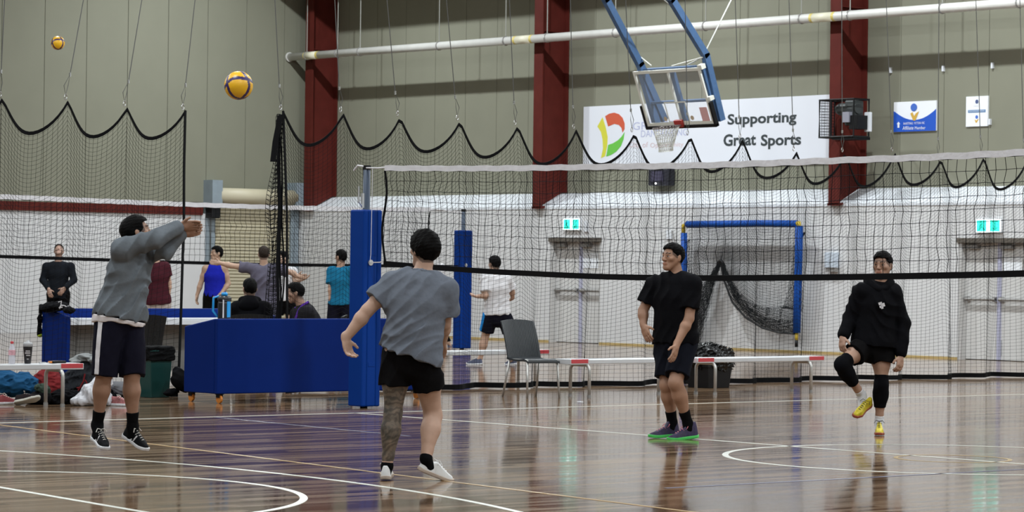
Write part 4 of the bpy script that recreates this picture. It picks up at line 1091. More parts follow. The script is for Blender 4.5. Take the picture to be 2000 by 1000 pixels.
# ================================================================== PEOPLE
def unit(v): v = np.asarray(v, float); return v/(np.linalg.norm(v)+1e-12)
def fabric(name, col, folds=.35, rough=.9): return mat(name, col, rough, noise=.10, nscale=18, bump=folds, bscale=26, sheen=.0, spec=.08)
def skin_mat(): return mat('skin', (.5, .35, .26), .52, attr=True, noise=.06, nscale=25, spec=.4)
def rc_cut(f, a, b, ra, rb, k=.02, ext=.0):
    """tapered tube with a flat open end at b"""
    a = np.asarray(a, float); b = np.asarray(b, float); d = unit(b-a); L = np.linalg.norm(b-a)
    def fn(P):
        x, y, z = P[0]-np.float32(a[0]), P[1]-np.float32(a[1]), P[2]-np.float32(a[2])
        w = x*np.float32(d[0])+y*np.float32(d[1])+z*np.float32(d[2]); t = np.clip(w/np.float32(L), 0, 1.2)
        wc = t*np.float32(L)
        r = np.sqrt((x-wc*np.float32(d[0]))**2+(y-wc*np.float32(d[1]))**2+(z-wc*np.float32(d[2]))**2)-(np.float32(ra)+np.float32(rb-ra)*t)
        return np.maximum(r, w-np.float32(L))
    R = max(ra, rb); f.put(fn, np.minimum(a, b)-R, np.maximum(a, b)+R, k)
def hand(f, wr, tip, thumb, palm, curl, big=1.0, fr=.0088):
    d = unit(tip-wr); l = np.asarray(thumb, float); l = unit(l-d*(l@d)); n = np.cross(d, l)
    if n@np.asarray(palm, float) < 0: n = -n
    S = big
    f.ell(wr+d*.048*S, (l, d, n), (.041*S, .054*S, .0175*S), .012); f.rc(wr-d*.02, wr+d*.03*S, .027*S, .026*S, .015)
    for off, ln in ((.030, .070), (.010, .080), (-.0105, .074), (-.029, .058)):
        p = wr+d*.082*S+l*off*S; dd = d+l*off*1.6; dd = unit(dd); nn_ = n
        f.rc(p-d*.03*S, p, fr*1.1*S, fr*1.15*S, .006)
        for q, c in ((.46, curl), (.30, curl*1.2), (.24, curl*.8)):
            dd2 = unit(dd*math.cos(c)+nn_*math.sin(c)); nn_ = unit(nn_*math.cos(c)-dd*math.sin(c)); dd = dd2
            e = p+dd*ln*q*S; f.rc(p, e, fr*1.08*S, fr*.98*S, .004); p = e
    p = wr+d*.022*S+l*.026*S; dd = unit(d*.62+l*.70+n*.25); e = p+dd*.045*S; f.rc(p, e, .0135*S, .0110*S, .010)
    e2 = e+unit(dd+d*.5)*.030*S; f.rc(e, e2, .0108*S, .0088*S, .005)
def shoe_geo(heel, toe, upv, L=.285, high=.0, h=.005, tongue=True):
    """returns meshes for sole, upper, laces in world coordinates; heel/toe are points on the sole line"""
    X = unit(toe-heel); Zv = np.asarray(upv, float); Zv = unit(Zv-X*(Zv@X)); Y = np.cross(Zv, X); O_ = np.asarray(heel, float)
    s = L/.285
    def plan(P, g=0.0):
        x, y = P[0]/s, P[1]/s
        def c(a, b, ra, rb, y0, y1):
            t = np.clip((x-a)/(b-a), 0, 1); return np.sqrt((x-a-t*(b-a))**2+(y-(y0+(y1-y0)*t))**2)-(ra+(rb-ra)*t)
        d = np.minimum(c(.036, .12, .034, .031, 0, .0), c(.12, .205, .031, .044, 0, .002)); d = np.minimum(d, c(.205, .250, .044, .033, .002, -.002))
        return d*s-g
    out = []
    f = Field((-.03, -.08, -.01), (L+.03, .08, .06), h)
    rock = lambda P: .012*np.clip((P[0]/s-.20)/.08, 0, 1)**2+.006*np.clip((.04-P[0]/s)/.04, 0, 1)**2
    f.put(lambda P: np.maximum(np.maximum(plan(P, .004), P[2]-(.026*s+rock(P))), rock(P)-P[2])+0*P[1], (-.03, -.08, -.01), (L+.03, .08, .06), 0)
    out.append(f.mesh())
    f = Field((-.03, -.08, .0), (L+.03, .08, .17+high), h)
    def top(P):
        x = P[0]/s; hh = np.interp(x.ravel(), [0, .03, .085, .12, .17, .22, .27], [.100, .095, .088, .100, .078, .060, .045]).reshape(x.shape)+high*np.clip((.13-x)/.03, 0, 1)
        return hh
    def body(P):
        hh = top(P); t = np.clip(P[2]/hh, 0, 1); return np.maximum(plan(P, -.002-.014*t*t), P[2]-hh+.25*np.abs(P[1])*(P[0]/s > .12))
    f.put(lambda P: np.maximum(body(P), .018-P[2]), (-.03, -.08, 0), (L+.03, .08, .17+high), 0)
    f.a = (f.a-.002).astype(np.float32)
    V, Q = f.mesh(); out.append((smooth_mesh(V, Q, 2), Q))
    mb = MB()
    for i in range(5):
        x = (.118+i*.021)*s; hh = float(np.interp(x/s, [.085, .12, .17, .22, .27], [.088, .100, .078, .060, .045]))
        mb.tube([(x, -.024*s, hh-.012), (x+.004, 0, hh+.003), (x, .024*s, hh-.012)], .0036, 5)
    if high or tongue: mb.tube([(.11*s, .0, .108), (.10*s, .03, .112), (.12*s, .045, .095)], .003, 4).tube([(.11*s, .0, .108), (.115*s, -.03, .116), (.135*s, -.045, .095)], .003, 4)
    out.append((np.array(mb.v), mb.f))
    tr = lambda V: O_+np.asarray(V)[:, :1]*X+np.asarray(V)[:, 1:2]*Y+np.asarray(V)[:, 2:3]*Zv
    return [(tr(V), F) for V, F in out]
def put_shoe(parent, heel, toe, upv, m_up, m_sole, m_lace, L=.285, high=0, h=.005, name='shoe', stripe=None):
    (Vs, Fs), (Vu, Fu), (Vl, Fl) = shoe_geo(heel, toe, upv, L, high, h)
    mi = None; mats = m_up
    if stripe is not None:
        X = unit(toe-heel); c = Vu[Fu].mean(1)-heel; x = c@X/L; z = c@unit(upv-X*(upv@X))
        mi = ((np.abs(x-.42-(z-.05)*1.2) < .025) | (np.abs(x-.52-(z-.05)*1.2) < .02)) & (z < .075) & (z > .02); mi = mi.astype(np.int32); mats = [m_up, stripe]
    s = mk(name, Vu, Fu, mats, parent, smooth=True, midx=mi); mk('sole', Vs, Fs, m_sole, s, smooth=True); mk('laces', Vl, Fl, m_lace, s)
    return s

def person(label, D, J, hf, res=.0055, g=1.0, skin=(.42, .25, .17), hair=None, top=None, under=None, bottom=None, socks=None, shoes=None, hands=None, sleeves=None, arm=1.0, leg=1.0, hs=1.0, tattoo=False, eyes=True, pack=None, tilt=0.0, hood=None, collar=None, base=None, belly=0.0):
    W = {k: at(v[0], v[1], D+(v[2] if len(v) > 2 else 0)) for k, v in J.items()}
    allp = np.array(list(W.values())); lo = allp.min(0)-.22; hi = allp.max(0)+.22
    hipM = (W['hipL']+W['hipR'])/2; shM = (W['shL']+W['shR'])/2; neck = W['neck']
    bx = base if base is not None else (hipM[0], hipM[1], 0)
    root = thing('person', label, 'person', bx)
    # body lying wholly within one grid
    tu = unit(neck-hipM); pr = unit(W['hipR']-W['hipL']); sr = unit(W['shR']-W['shL'])
    def lerp(a, b, t): return a+(b-a)*t
    mid = lambda t: lerp(hipM, neck, t)
    rr = lambda t: unit(lerp(pr, sr, t))
    ST = [(mid(0)-tu*.06, rr(0), .125*g**.5, .095*g**.5), (mid(.06), rr(.05), .158*g**.6, .112*g**.7), (mid(.36), rr(.4), .142*g, .100*g+belly), (mid(.66), rr(.75), .160*g, .112*g), (mid(.86), rr(1), .150*g, .090*g)]
    hf = unit(scr(*hf)); hu = np.array([0, 0, 1.])+HR*tilt; hu = unit(hu-hf*(hu@hf)); hr = np.cross(hf, hu); hc = W['head']
    H = lambda r, u, f: hc+(hr*r+hu*u+hf*f)*hs
    hax = (hr, hu, hf)
    f = Field(lo, hi, res)
    f.loft(ST, .05)
    for s in 'LR':
        f.rc(mid(.84), W['sh'+s], .075*g, .060*arm, .05)
        a, e, w = W['sh'+s], W['el'+s], W['wr'+s]
        f.rc(a, lerp(a, e, .5), .056*arm, .049*arm, .03); f.rc(lerp(a, e, .5), e, .049*arm, .039*arm, .03)
        f.rc(e, lerp(e, w, .3), .039*arm, .042*arm, .02); f.rc(lerp(e, w, .3), w, .042*arm, .0265*arm, .02)
        h, k, n = W['hip'+s], W['kn'+s], W['an'+s]
        f.rc(h, lerp(h, k, .45), .088*leg, .077*leg, .04); f.rc(lerp(h, k, .45), k, .077*leg, .054*leg, .04)
        bk = -unit(np.cross(np.cross(k-h, n-k)+pr*.02, n-k)) if False else None
        f.rc(k, lerp(k, n, .32), .053*leg, .056*leg, .03); f.rc(lerp(k, n, .32), lerp(k, n, .8), .056*leg, .036*leg, .03); f.rc(lerp(k, n, .8), n, .036*leg, .034*leg, .02)
        pf = np.cross(tu, pr)   # towards the front of the body
        cm = lerp(k, n, .30)-unit(pf-unit(n-k)*(pf@unit(n-k)))*.020
        f.ell(cm, (unit(n-k), unit(np.cross(n-k, pf)), unit(np.cross(n-k, np.cross(n-k, pf)))), (.125*leg, .047*leg, .043*leg), .04)
        f.ell(k+unit(pf)*.014, (unit(n-h), pr, unit(pf)), (.050*leg, .036*leg, .038*leg), .03)
        if 'he'+s in W: f.rc(n, lerp(W['he'+s], W['to'+s], .55)+np.array([0, 0, .03]), .032, .026, .02)
    # head and neck
    f.rc(neck-tu*.03, H(0, -.045, -.022), .062*g**.4, .054, .03)
    f.ell(H(0, .030, -.012), hax, (.076*hs, .088*hs, .097*hs), .015)
    f.rc(H(0, -.015, .018), H(0, -.084, .057), .064*hs, .030*hs, .03)
    for s in (-1, 1):
        f.rc(H(s*.046, -.03, .012), H(s*.022, -.085, .058), .026*hs, .020*hs, .02)
        f.ell(H(s*.046, -.012, .056), hax, (.022*hs, .020*hs, .022*hs), .02)
    f.rc(H(-.034, .030, .079), H(.034, .030, .079), .010*hs, .010*hs, .02)
    for s in (-1, 1): f.carve(f.ellfn(H(s*.032, .010, .097), hax, (.018*hs, .011*hs, .020*hs)), H(s*.032, .010, .097)-.03, H(s*.032, .010, .097)+.03, .008)
    for s in (-1, 1): f.rc(H(s*.019, .0165, .0845), H(s*.046, .0155, .0755), .0048*hs, .0048*hs, .004); f.rc(H(s*.020, .0015, .0835), H(s*.045, .0020, .0755), .0038*hs, .0038*hs, .004)
    f.rc(H(0, .014, .085), H(0, -.021, .099), .009*hs, .0125*hs, .012)
    for s in (-1, 1): f.rc(H(s*.012, -.025, .090), H(s*.012, -.025, .092), .0085*hs, .0085*hs, .006)
    f.rc(H(-.018, -.050, .0815), H(.018, -.050, .0815), .0085*hs, .0085*hs, .010); f.rc(H(-.015, -.060, .0815), H(.015, -.060, .0815), .0085*hs, .0085*hs, .010)
    for s in (-1, 1): f.ell(H(s*.078, .000, -.006), (unit(hr+hf*.35*s), hu, unit(hf-hr*.35*s)), (.009*hs, .031*hs, .019*hs), .008)
    if hands:
        for s, hd in hands.items(): hand(f, W['wr'+s], W['ha'+s], scr(*hd[0]), scr(*hd[1]), hd[2], 1.0, .0088 if res < .007 else .0095)
    V, Q = f.mesh()
    # colours of the skin
    sk = np.array(skin); C = np.tile(sk, (len(V), 1)); L_ = (V-hc)@np.stack([hr, hu, hf], 1)/hs
    lip = (np.abs(L_[:, 0]) < .024) & (np.abs(L_[:, 1]+.055) < .012) & (L_[:, 2] > .075); C[lip] = sk*np.array([.95, .74, .72])
    hcol = np.array((.0030, .0026, .0025)) if hair is None else np.array(hair.get('col', (.0030, .0026, .0025)))
    brow = (np.abs(L_[:, 1]-.036) < .0042) & (np.abs(L_[:, 0]) > .012) & (np.abs(L_[:, 0]) < .050) & (L_[:, 2] > .055); C[brow] = sk*.22+hcol*.7
    hcut = hair.get('cut', .003) if hair else .003
    fade = (.8*L_[:, 1]-.6*L_[:, 2]-hcut > -.022) & (L_[:, 1] > -.075) & (L_[:, 2] < .055) & (np.abs(L_[:, 1]) < .13) & (np.linalg.norm(L_, axis=1) < .14) & ~((np.abs(L_[:, 0]) > .079))
    C[fade] = sk*.30+hcol*.7
    mi = None; mats_ = [skin_mat()]
    if tattoo:
        mats_.append(tattoo_mat()); c = V[Q].mean(1)
        def sd(a, b):
            t = np.clip((c-a)@(b-a)/((b-a)@(b-a)), 0, 1); return np.linalg.norm(c-a-t[:, None]*(b-a), axis=1)
        dl = np.minimum(sd(W['hipL'], W['knL']), sd(W['knL'], lerp(W['knL'], W['anL'], .93))); dr = np.minimum(sd(W['hipR'], W['knR']), sd(W['knR'], W['anR']))
        mi = ((dl < dr) & (dl < .13) & (c[:, 2] < W['hipL'][2]) & (c[:, 2] > W['anL'][2]+.035)).astype(np.int32)
    mk('body', V, Q, mats_, root, smooth=True, cols=C, midx=mi)
    if eyes:
        bm_ = mat('eyebrow_black', (.006, .005, .005), .8, spec=.1)
        for s in (-1, 1): MB().tube([H(s*.013, .031, .0915), H(s*.030, .0365, .0885), H(s*.050, .031, .0755)], [.0030*hs, .0036*hs, .0022*hs], 6).build('eyebrow', bm_, root, smooth=True)
        for s in (-1, 1):
            n = 14; P = []; Cc = []; Fq = []
            gz = unit(hf*1.0)
            for i in range(n+1):
                for j in range(n):
                    th, ph_ = math.pi*i/n, 2*math.pi*j/n; q = math.cos(th); d = hr*math.sin(th)*math.cos(ph_)+hu*math.sin(th)*math.sin(ph_)+hf*q
                    P.append(H(s*.032, .009, .0722)+d*.0126*hs); Cc.append((.015, .009, .008) if q > .80 else (.40, .36, .33))
            for i in range(n):
                for j in range(n): Fq.append((i*n+j, i*n+(j+1) % n, (i+1)*n+(j+1) % n, (i+1)*n+j))
            mk('eye', P, Fq, mat('eye_gloss', (.6, .6, .6), .15, attr=True), root, smooth=True, cols=np.array(Cc))
    # hair
    if hair:
        hv = hair.get('vol', .012); hm = mat('hair_'+hair.get('tag', 'black'), tuple(hcol), .6, noise=.4, nscale=60, bump=.5, bscale=160, spec=.06)
        fr_ = min(res, .006) if res < .008 else .008
        F2 = Field(hc-.19, hc+.19, fr_)
        F2.ell(H(0, .030, -.012), hax, ((.076+hair.get('side', .005))*hs, (.088+hv)*hs, (.097+hair.get('side', .005)+.003)*hs), 0)
        F2.ell(H(hair.get('lean', 0), .062+hv*.6, .012), hax, (.068*hs, .055*hs, .082*hs), .03)
        def kf(P):
            x, y, z = P[0]-np.float32(hc[0]), P[1]-np.float32(hc[1]), P[2]-np.float32(hc[2]); dt = lambda v: x*np.float32(v[0])+y*np.float32(v[1])+z*np.float32(v[2])
            u_, f_ = dt(hu)/hs, dt(hf)/hs; r_ = np.abs(dt(hr))/hs
            side = np.float32(hcut)-(np.float32(.8)*u_-np.float32(.6)*f_)-np.float32(.06)*r_
            front = np.maximum(side, np.float32(.058)-u_-np.float32(.25)*r_+np.float32(0)*f_)
            return np.where(f_ > .05, np.maximum(side, np.float32(hair.get('line', .076))-u_-np.float32(.10)*r_), side)
        F2.keep(kf)
        am = hair.get('rough', .005); F2.disp(lambda P: am*wob(P, 130, 7, 6)+am*.8*wob(P, 60, 9, 5))
        V, Q = F2.mesh(); mk('hair', V, Q, hm, root, smooth=True)
    def wrinkle(F2, amp, fr=24, seed=1, st=(1, 1, .55)):
        F2.disp(lambda P: amp*wob(P, fr, seed, 5, st)+amp*.55*wob(P, fr*2.1, seed+1, 5, st))
    def creases(F2, dr_, du_, fq, am_, sd_):
        kv = unit(scr(-du_, .25, dr_))*fq
        def fn(P):
            ph = P[0]*np.float32(kv[0])+P[1]*np.float32(kv[1])+P[2]*np.float32(kv[2])
            v = np.sin(ph+np.float32(2.6)*wob(P, 7, sd_, 3)+np.float32(sd_)); w = np.clip(.5+.9*wob(P, 6, sd_+5, 3), 0, 1)
            return np.float32(am_)*(np.abs(v)-np.float32(.6))*w
        F2.disp(fn)
    def grow_st(gw, bel=0.0, ext=0.0):
        o = [(c, r, a+gw, b+gw+(bel if 0 < i < 3 else 0)) for i, (c, r, a, b) in enumerate(ST)]
        return o
    def torso_cloth(name, T, sd, cut_arms=True):
        gw = T.get('grow', .018); F2 = Field(lo, hi, res*1.1)
        S_ = grow_st(gw, T.get('belly', .0)); hem = T.get('hem', .08)
        c0, r0, a0, b0 = S_[1]; S2 = [(hipM-tu*(hem+.06), rr(0), a0+T.get('flare', .012), b0+T.get('flare', .012)+.006), (hipM+tu*.04, rr(.05), a0+T.get('flare', .012)*.7, b0+T.get('flare', .012)*.7)]+[(c, r, a, b) for c, r, a, b in S_[2:]]
        F2.loft(S2, .06)
        for s in 'LR': F2.rc(mid(.84), W['sh'+s], .082*g+gw*.5, .062*arm+gw*.6 if T.get('sleeve') else .04, .05)
        hn = unit(tu+scr(*T.get('hemtilt', (0, 0, 0)))); hp = hipM-tu*hem
        F2.keep(lambda P: (np.float32(hp@hn)-(P[0]*np.float32(hn[0])+P[1]*np.float32(hn[1])+P[2]*np.float32(hn[2])))+np.float32(.012)*wob(P, 14, sd+3))
        A2 = Field(lo, hi, res*1.1)
        sl = T.get('sleeve')
        if sl:
            for s in 'LR':
                a, e, w = W['sh'+s], W['el'+s], W['wr'+s]
                if sl == 'long':
                    A2.rc(a, e, .066*arm+gw*.6, .050*arm+gw*.5, .03); A2.rc(e, lerp(e, w, .86), .052*arm+gw*.4, .044*arm+gw*.35, .03)
                    rc_cut(A2, lerp(e, w, .78), lerp(e, w, .985), .041*arm+gw*.3, .035*arm+gw*.15, .012)
                else:
                    fr = T.get('slen', .62); end = lerp(a, e, fr)
                    rc_cut(A2, a, end, .064*arm+gw*.7, .060*arm+gw*1.05, .02)
        else:
            for s in 'LR':
                F2.carve(F2.ellfn(W['sh'+s], (np.eye(3)), (.075, .075, .10)), W['sh'+s]-.12, W['sh'+s]+.12, .01)
        k = .03; hh = np.maximum(k-np.abs(F2.a-A2.a), 0)/k; F2.a = (np.minimum(F2.a, A2.a)-hh*hh*k/4).astype(np.float32)
        # neck opening
        nd_ = unit(hc-neck); nr_ = T.get('neck', .066)
        F2.carve(lambda P: np.sqrt((P[0]-np.float32(neck[0]))**2+(P[1]-np.float32(neck[1]))**2+(P[2]-np.float32(neck[2]))**2)-np.float32(nr_), neck-.14, neck+.14, .01) if not T.get('hoodie') else None
        ntop = neck+tu*T.get('ntop', .012)
        F2.keep(lambda P: np.where(np.sqrt((P[0]-np.float32(neck[0]))**2+(P[1]-np.float32(neck[1]))**2+(P[2]-np.float32(neck[2]))**2) < .13, (P[0]-np.float32(ntop[0]))*np.float32(tu[0])+(P[1]-np.float32(ntop[1]))*np.float32(tu[1])+(P[2]-np.float32(ntop[2]))*np.float32(tu[2])-np.float32(.02), np.float32(-1)))
        wrinkle(F2, T.get('wr', .006), T.get('wf', 20), sd, T.get('ws', (1, 1, .5)))
        for (dr_, du_, fq, am_, sd_) in T.get('folds', ()): creases(F2, dr_, du_, fq, am_, sd_)
        if 'topcut' in T:
            tc_ = hipM+tu*T['topcut']; F2.keep(lambda P: (P[0]-np.float32(tc_[0]))*np.float32(tu[0])+(P[1]-np.float32(tc_[1]))*np.float32(tu[1])+(P[2]-np.float32(tc_[2]))*np.float32(tu[2]))
        V, Q = F2.mesh(); return mk(name, V, Q, T['mat'], root, smooth=True)
    if under: torso_cloth(under['name'], under, 3)
    if bottom:
        B = bottom; gw = B.get('grow', .02); F2 = Field(lo, hi, res*1.1)
        c0, r0, a0, b0 = ST[1]
        F2.loft([(hipM-tu*.05, rr(0), .118*g**.5+gw, .10*g**.5+gw), (hipM+tu*.03, rr(0), a0+gw, b0+gw), (hipM+tu*.13, rr(.2), a0+gw*.4-.004, b0+gw*.4)], .04)
        for s in 'LR':
            h, k, n = W['hip'+s], W['kn'+s], W['an'+s]; fr = B.get('len'+s, B.get('len', .6))
            if fr <= 1.15: rc_cut(F2, h, lerp(h, k, fr), .094*leg+gw, (.094-.032*fr)*leg+gw+B.get('flare', .012), .018)
            else:
                F2.rc(h, k, .092*leg+gw, .062*leg+gw, .045); rc_cut(F2, k, lerp(k, n, fr-1), .062*leg+gw, .045*leg+gw, .03)
        wrinkle(F2, B.get('wr', .006), B.get('wf', 22), 11); creases(F2, .25, .97, 34, .014, 9)
        V, Q = F2.mesh(); bo = mk(B['name'], V, Q, B['mat'], root, smooth=True)
        if 'stripe' in B:
            for s in B.get('sides', 'LR'):
                h, k = W['hip'+s], W['kn'+s]; out = pr*(1 if s == 'R' else -1); fr = B.get('len', .6)
                sdv = unit(out+scr(*B.get('sdir', (0, 0, 0))))
                F3 = Field(lo, hi, res*1.1); F3.a = (F2.a-.004).astype(np.float32)
                pf = np.cross(unit(k-h), sdv); wd = B.get('swid', .022); cpt = h; ax_ = unit(k-h)
                F3.keep(lambda P: np.maximum(np.abs((P[0]-np.float32(cpt[0]))*np.float32(pf[0])+(P[1]-np.float32(cpt[1]))*np.float32(pf[1])+(P[2]-np.float32(cpt[2]))*np.float32(pf[2]))-np.float32(wd), np.float32(.05)-((P[0]-np.float32(cpt[0]))*np.float32(sdv[0])+(P[1]-np.float32(cpt[1]))*np.float32(sdv[1])+(P[2]-np.float32(cpt[2]))*np.float32(sdv[2]))))
                F3.keep(lambda P: (P[0]-np.float32(h[0]))*np.float32(ax_[0])+(P[1]-np.float32(h[1]))*np.float32(ax_[1])+(P[2]-np.float32(h[2]))*np.float32(ax_[2])-np.float32(np.linalg.norm(k-h)*fr-.003)+0*P[0])
                V, Q = F3.mesh()
                if len(V) > 20: mk('side_stripe', V, Q, B['stripe'], bo, smooth=True)
    tp_ = None
    if top: tp_ = torso_cloth(top['name'], top, 21)
    if hood:
        F2 = Field(neck-.28, neck+.28, res*1.1); bk = -np.cross(tu, sr); nb = neck+tu*.01
        ring = [nb+sr*.100*math.cos(a)-bk*.090*math.sin(a)+tu*(.018-.022*math.sin(a)-.055*max(0, math.sin(a))**2) for a in np.linspace(0, 2*math.pi, 25)]
        for i, (p, q) in enumerate(zip(ring[:-1], ring[1:])): F2.rc(p, q, .034, .034, .02)
        F2.ell(nb+bk*.115-tu*.035, (sr, tu, bk), (.12, .085, .055), .04)
        wrinkle(F2, .006, 30, 4); V, Q = F2.mesh(); mk('hood', V, Q, hood, tp_ or root, smooth=True)
    if collar:
        F2 = Field(neck-.2, neck+.2, res*1.0); bk = -np.cross(tu, sr); nb = neck-tu*.005
        ring = [nb+sr*.078*math.cos(a)-bk*.078*math.sin(a)+tu*(.0-.022*math.sin(a)) for a in np.linspace(0, 2*math.pi, 19)]
        for p, q in zip(ring[:-1], ring[1:]): F2.rc(p, q, .012, .012, .008)
        V, Q = F2.mesh(); mk('collar', V, Q, collar, tp_ or root, smooth=True)
    if sleeves:                         # knee sleeves
        for s in sleeves['sides']:
            F2 = Field(lo, hi, res*1.1); h, k, n = W['hip'+s], W['kn'+s], W['an'+s]
            c = lerp(h, k, sleeves.get('from', .8)); e = lerp(k, n, sleeves.get('to', .55))
            F2.rc(k, lerp(k, n, .3), .064*leg, .074*leg, .03); rc_cut(F2, k, c, .064*leg, .072*leg, .02); rc_cut(F2, lerp(k, n, .2), e, .075*leg, .056*leg, .02)
            F2.ell(k+np.cross(tu, pr)*.012, (unit(n-h), pr, np.cross(tu, pr)), (.07, .056, .056), .03)
            wrinkle(F2, .0025, 40, 6); V, Q = F2.mesh(); mk('knee_sleeve', V, Q, sleeves['mat'], root, smooth=True)
    if socks:
        for s in socks.get('sides', 'LR'):
            F2 = Field(np.minimum(W['kn'+s], W['an'+s])-.24, np.maximum(W['kn'+s], W['an'+s])+.24, res); k, n = W['kn'+s], W['an'+s]
            c = lerp(n, k, socks['h']); sr_ = socks.get('r', .040); rc_cut(F2, n, c, sr_*leg, sr_*leg+.012*socks['h']*2, .01); (F2.rc(n, lerp(W['he'+s], W['to'+s], .22)+unit(n-W['he'+s])*.035, sr_*.95, sr_*.85, .02), F2.rc(n, lerp(W['he'+s], W['to'+s], .55)+np.array([0, 0, .03]), sr_*.95, .028, .02)) if 'he'+s in W else None
            wrinkle(F2, .0015, 60, 8); V, Q = F2.mesh(); mk('sock', V, Q, socks['mat'], root, smooth=True)
    if shoes:
        for s in shoes.get('sides', 'LR'):
            uv = W['an'+s]-(W['he'+s]*.8+W['to'+s]*.2) if not shoes.get('up'+s) else scr(*shoes['up'+s])
            Ld = shoes.get('L', .285); X = unit(W['to'+s]-W['he'+s])
            put_shoe(root, W['he'+s], W['he'+s]+X*Ld, uv, shoes['up'], shoes['sole'], shoes['lace'], Ld, shoes.get('high', 0), .005 if res < .007 else .008, stripe=shoes.get('stripe'))
    return root, W
def tattoo_mat():
    if 'tattoo_skin' in MATS: return MATS['tattoo_skin']
    M = bpy.data.materials.new('tattoo_skin'); M.use_nodes = True; nt = M.node_tree; b = nt.nodes['Principled BSDF']; L = nt.links.new
    tc = nd(nt, 'ShaderNodeTexCoord'); n = nd(nt, 'ShaderNodeTexNoise'); n.inputs['Scale'].default_value = 9; n.inputs['Detail'].default_value = 5; n.inputs['Distortion'].default_value = 1.6; L(tc.outputs['Object'], n.inputs['Vector'])
    w = nd(nt, 'ShaderNodeTexWave', wave_type='RINGS'); w.inputs['Scale'].default_value = 6; w.inputs['Distortion'].default_value = 22; w.inputs['Detail'].default_value = 3; L(tc.outputs['Object'], w.inputs['Vector'])
    r = nd(nt, 'ShaderNodeValToRGB'); e = r.color_ramp.elements; e[0].position = .30; e[0].color = (.055, .052, .045, 1); e[1].position = .72; e[1].color = (.20, .145, .105, 1); L(n.outputs['Fac'], r.inputs[0])
    r2 = nd(nt, 'ShaderNodeMapRange'); r2.inputs[1].default_value = .2; r2.inputs[2].default_value = .6; r2.inputs[3].default_value = .62; r2.inputs[4].default_value = 1.05; L(w.outputs['Fac'], r2.inputs[0])
    mx = nd(nt, 'ShaderNodeMix', data_type='RGBA', blend_type='MULTIPLY'); mx.inputs[0].default_value = 1; L(r.outputs[0], mx.inputs[6]); L(r2.outputs[0], mx.inputs[7]); L(mx.outputs[2], b.inputs['Base Color'])
    b.inputs['Roughness'].default_value = .5; MATS['tattoo_skin'] = M; return M

# ---- materials of the clothes
M_sweat = fabric('grey_marl_sweat', (.122, .136, .152)); M_navy = fabric('navy_mesh', (.0062, .0058, .0125), .25); M_wstripe = fabric('white_stripe_cloth', (.62, .60, .62)); M_wtee = fabric('pale_tee', (.62, .57, .57))
M_gtee = fabric('slate_tee', (.128, .142, .172)); M_blk = fabric('black_cotton', (.0030, .0030, .0042), .3); M_blk2 = fabric('black_shorts', (.0034, .0030, .0034), .3); M_dnavy = fabric('dark_navy_shorts', (.0065, .0075, .0125), .3)
M_sockb = fabric('black_sock', (.0032, .0032, .0038)); M_sockw = fabric('white_sock', (.62, .62, .64))
M_shb = mat('black_mesh_shoe', (.0045, .005, .0065), .7, spec=.12); M_shw = mat('white_leather', (.68, .68, .68), .45); M_solew = mat('white_rubber', (.62, .62, .64), .5); M_soleb = mat('tan_rubber', (.42, .34, .28), .6)
M_shp = mat('purple_knit', (.022, .012, .052), .6, noise=.6, nscale=40); M_soleg = mat('neon_green_rubber', (.06, .50, .09), .4); M_shy = mat('yellow_knit', (.55, .44, .02), .5, noise=.35, nscale=30); M_soleo = mat('red_brown_rubber', (.28, .06, .03), .5, noise=.5, nscale=30)
M_lacew = mat('white_lace', (.55, .52, .48), .7); M_laceb = mat('black_lace', (.01, .01, .012), .7); M_lacep = mat('pink_lace', (.62, .16, .20), .6)

# ---- the four players on the near court
D1 = depth(fl(232, 907))
person('player in a grey sweatshirt jumping with both arms stretched out to the ball', D1, dict(
    head=(267, 456), neck=(260, 486, .02), shR=(239, 487, -.15), shL=(281, 492, .15), elR=(300, 468, -.16), elL=(322, 489, .0), wrR=(351, 443, -.03), wrL=(354, 455, .03),
    haR=(386, 438, .0), haL=(387, 452, .03), hipR=(215, 622, -.06), hipL=(252, 622, .06), knR=(204, 730, -.09), knL=(258, 730, -.02), anR=(190, 830, .02), anL=(259, 834, .04),
    heR=(182, 856, .07), toR=(212, 886, -.18), heL=(240, 852, .10), toL=(290, 886, -.06)),
    (.88, .26, .28), skin=(.29, .16, .105), hair=dict(vol=.014, cut=-.004, lean=0), hands=dict(R=((.1, -.5, .9), (.2, -.9, -.2), .25), L=((.1, -.5, .9), (.2, -.2, .9), .30)),
    top=dict(name='sweatshirt', mat=M_sweat, sleeve='long', hem=-.005, grow=.026, flare=.020, wr=.007, wf=15, ws=(1, 1, .8), neck=.070, folds=((.5, .85, 38, .020, 1), (.9, .3, 30, .014, 2))), under=dict(name='undershirt', mat=M_wtee, sleeve=None, hem=.042, grow=.018, flare=.026, wr=.012, hemtilt=(-.10, 0, 0), topcut=.0),
    bottom=dict(name='shorts', mat=M_navy, len=1.04, grow=.022, flare=.012, wr=.007, stripe=M_wstripe, sides='R', sdir=(-.2, -.9, 0), swid=.020),
    socks=dict(mat=M_sockb, h=.28), shoes=dict(up=M_shb, sole=M_solew, lace=M_lacew, stripe=M_wstripe, L=.27), leg=.98, g=1.0)
D2 = depth(fl(757, 938))
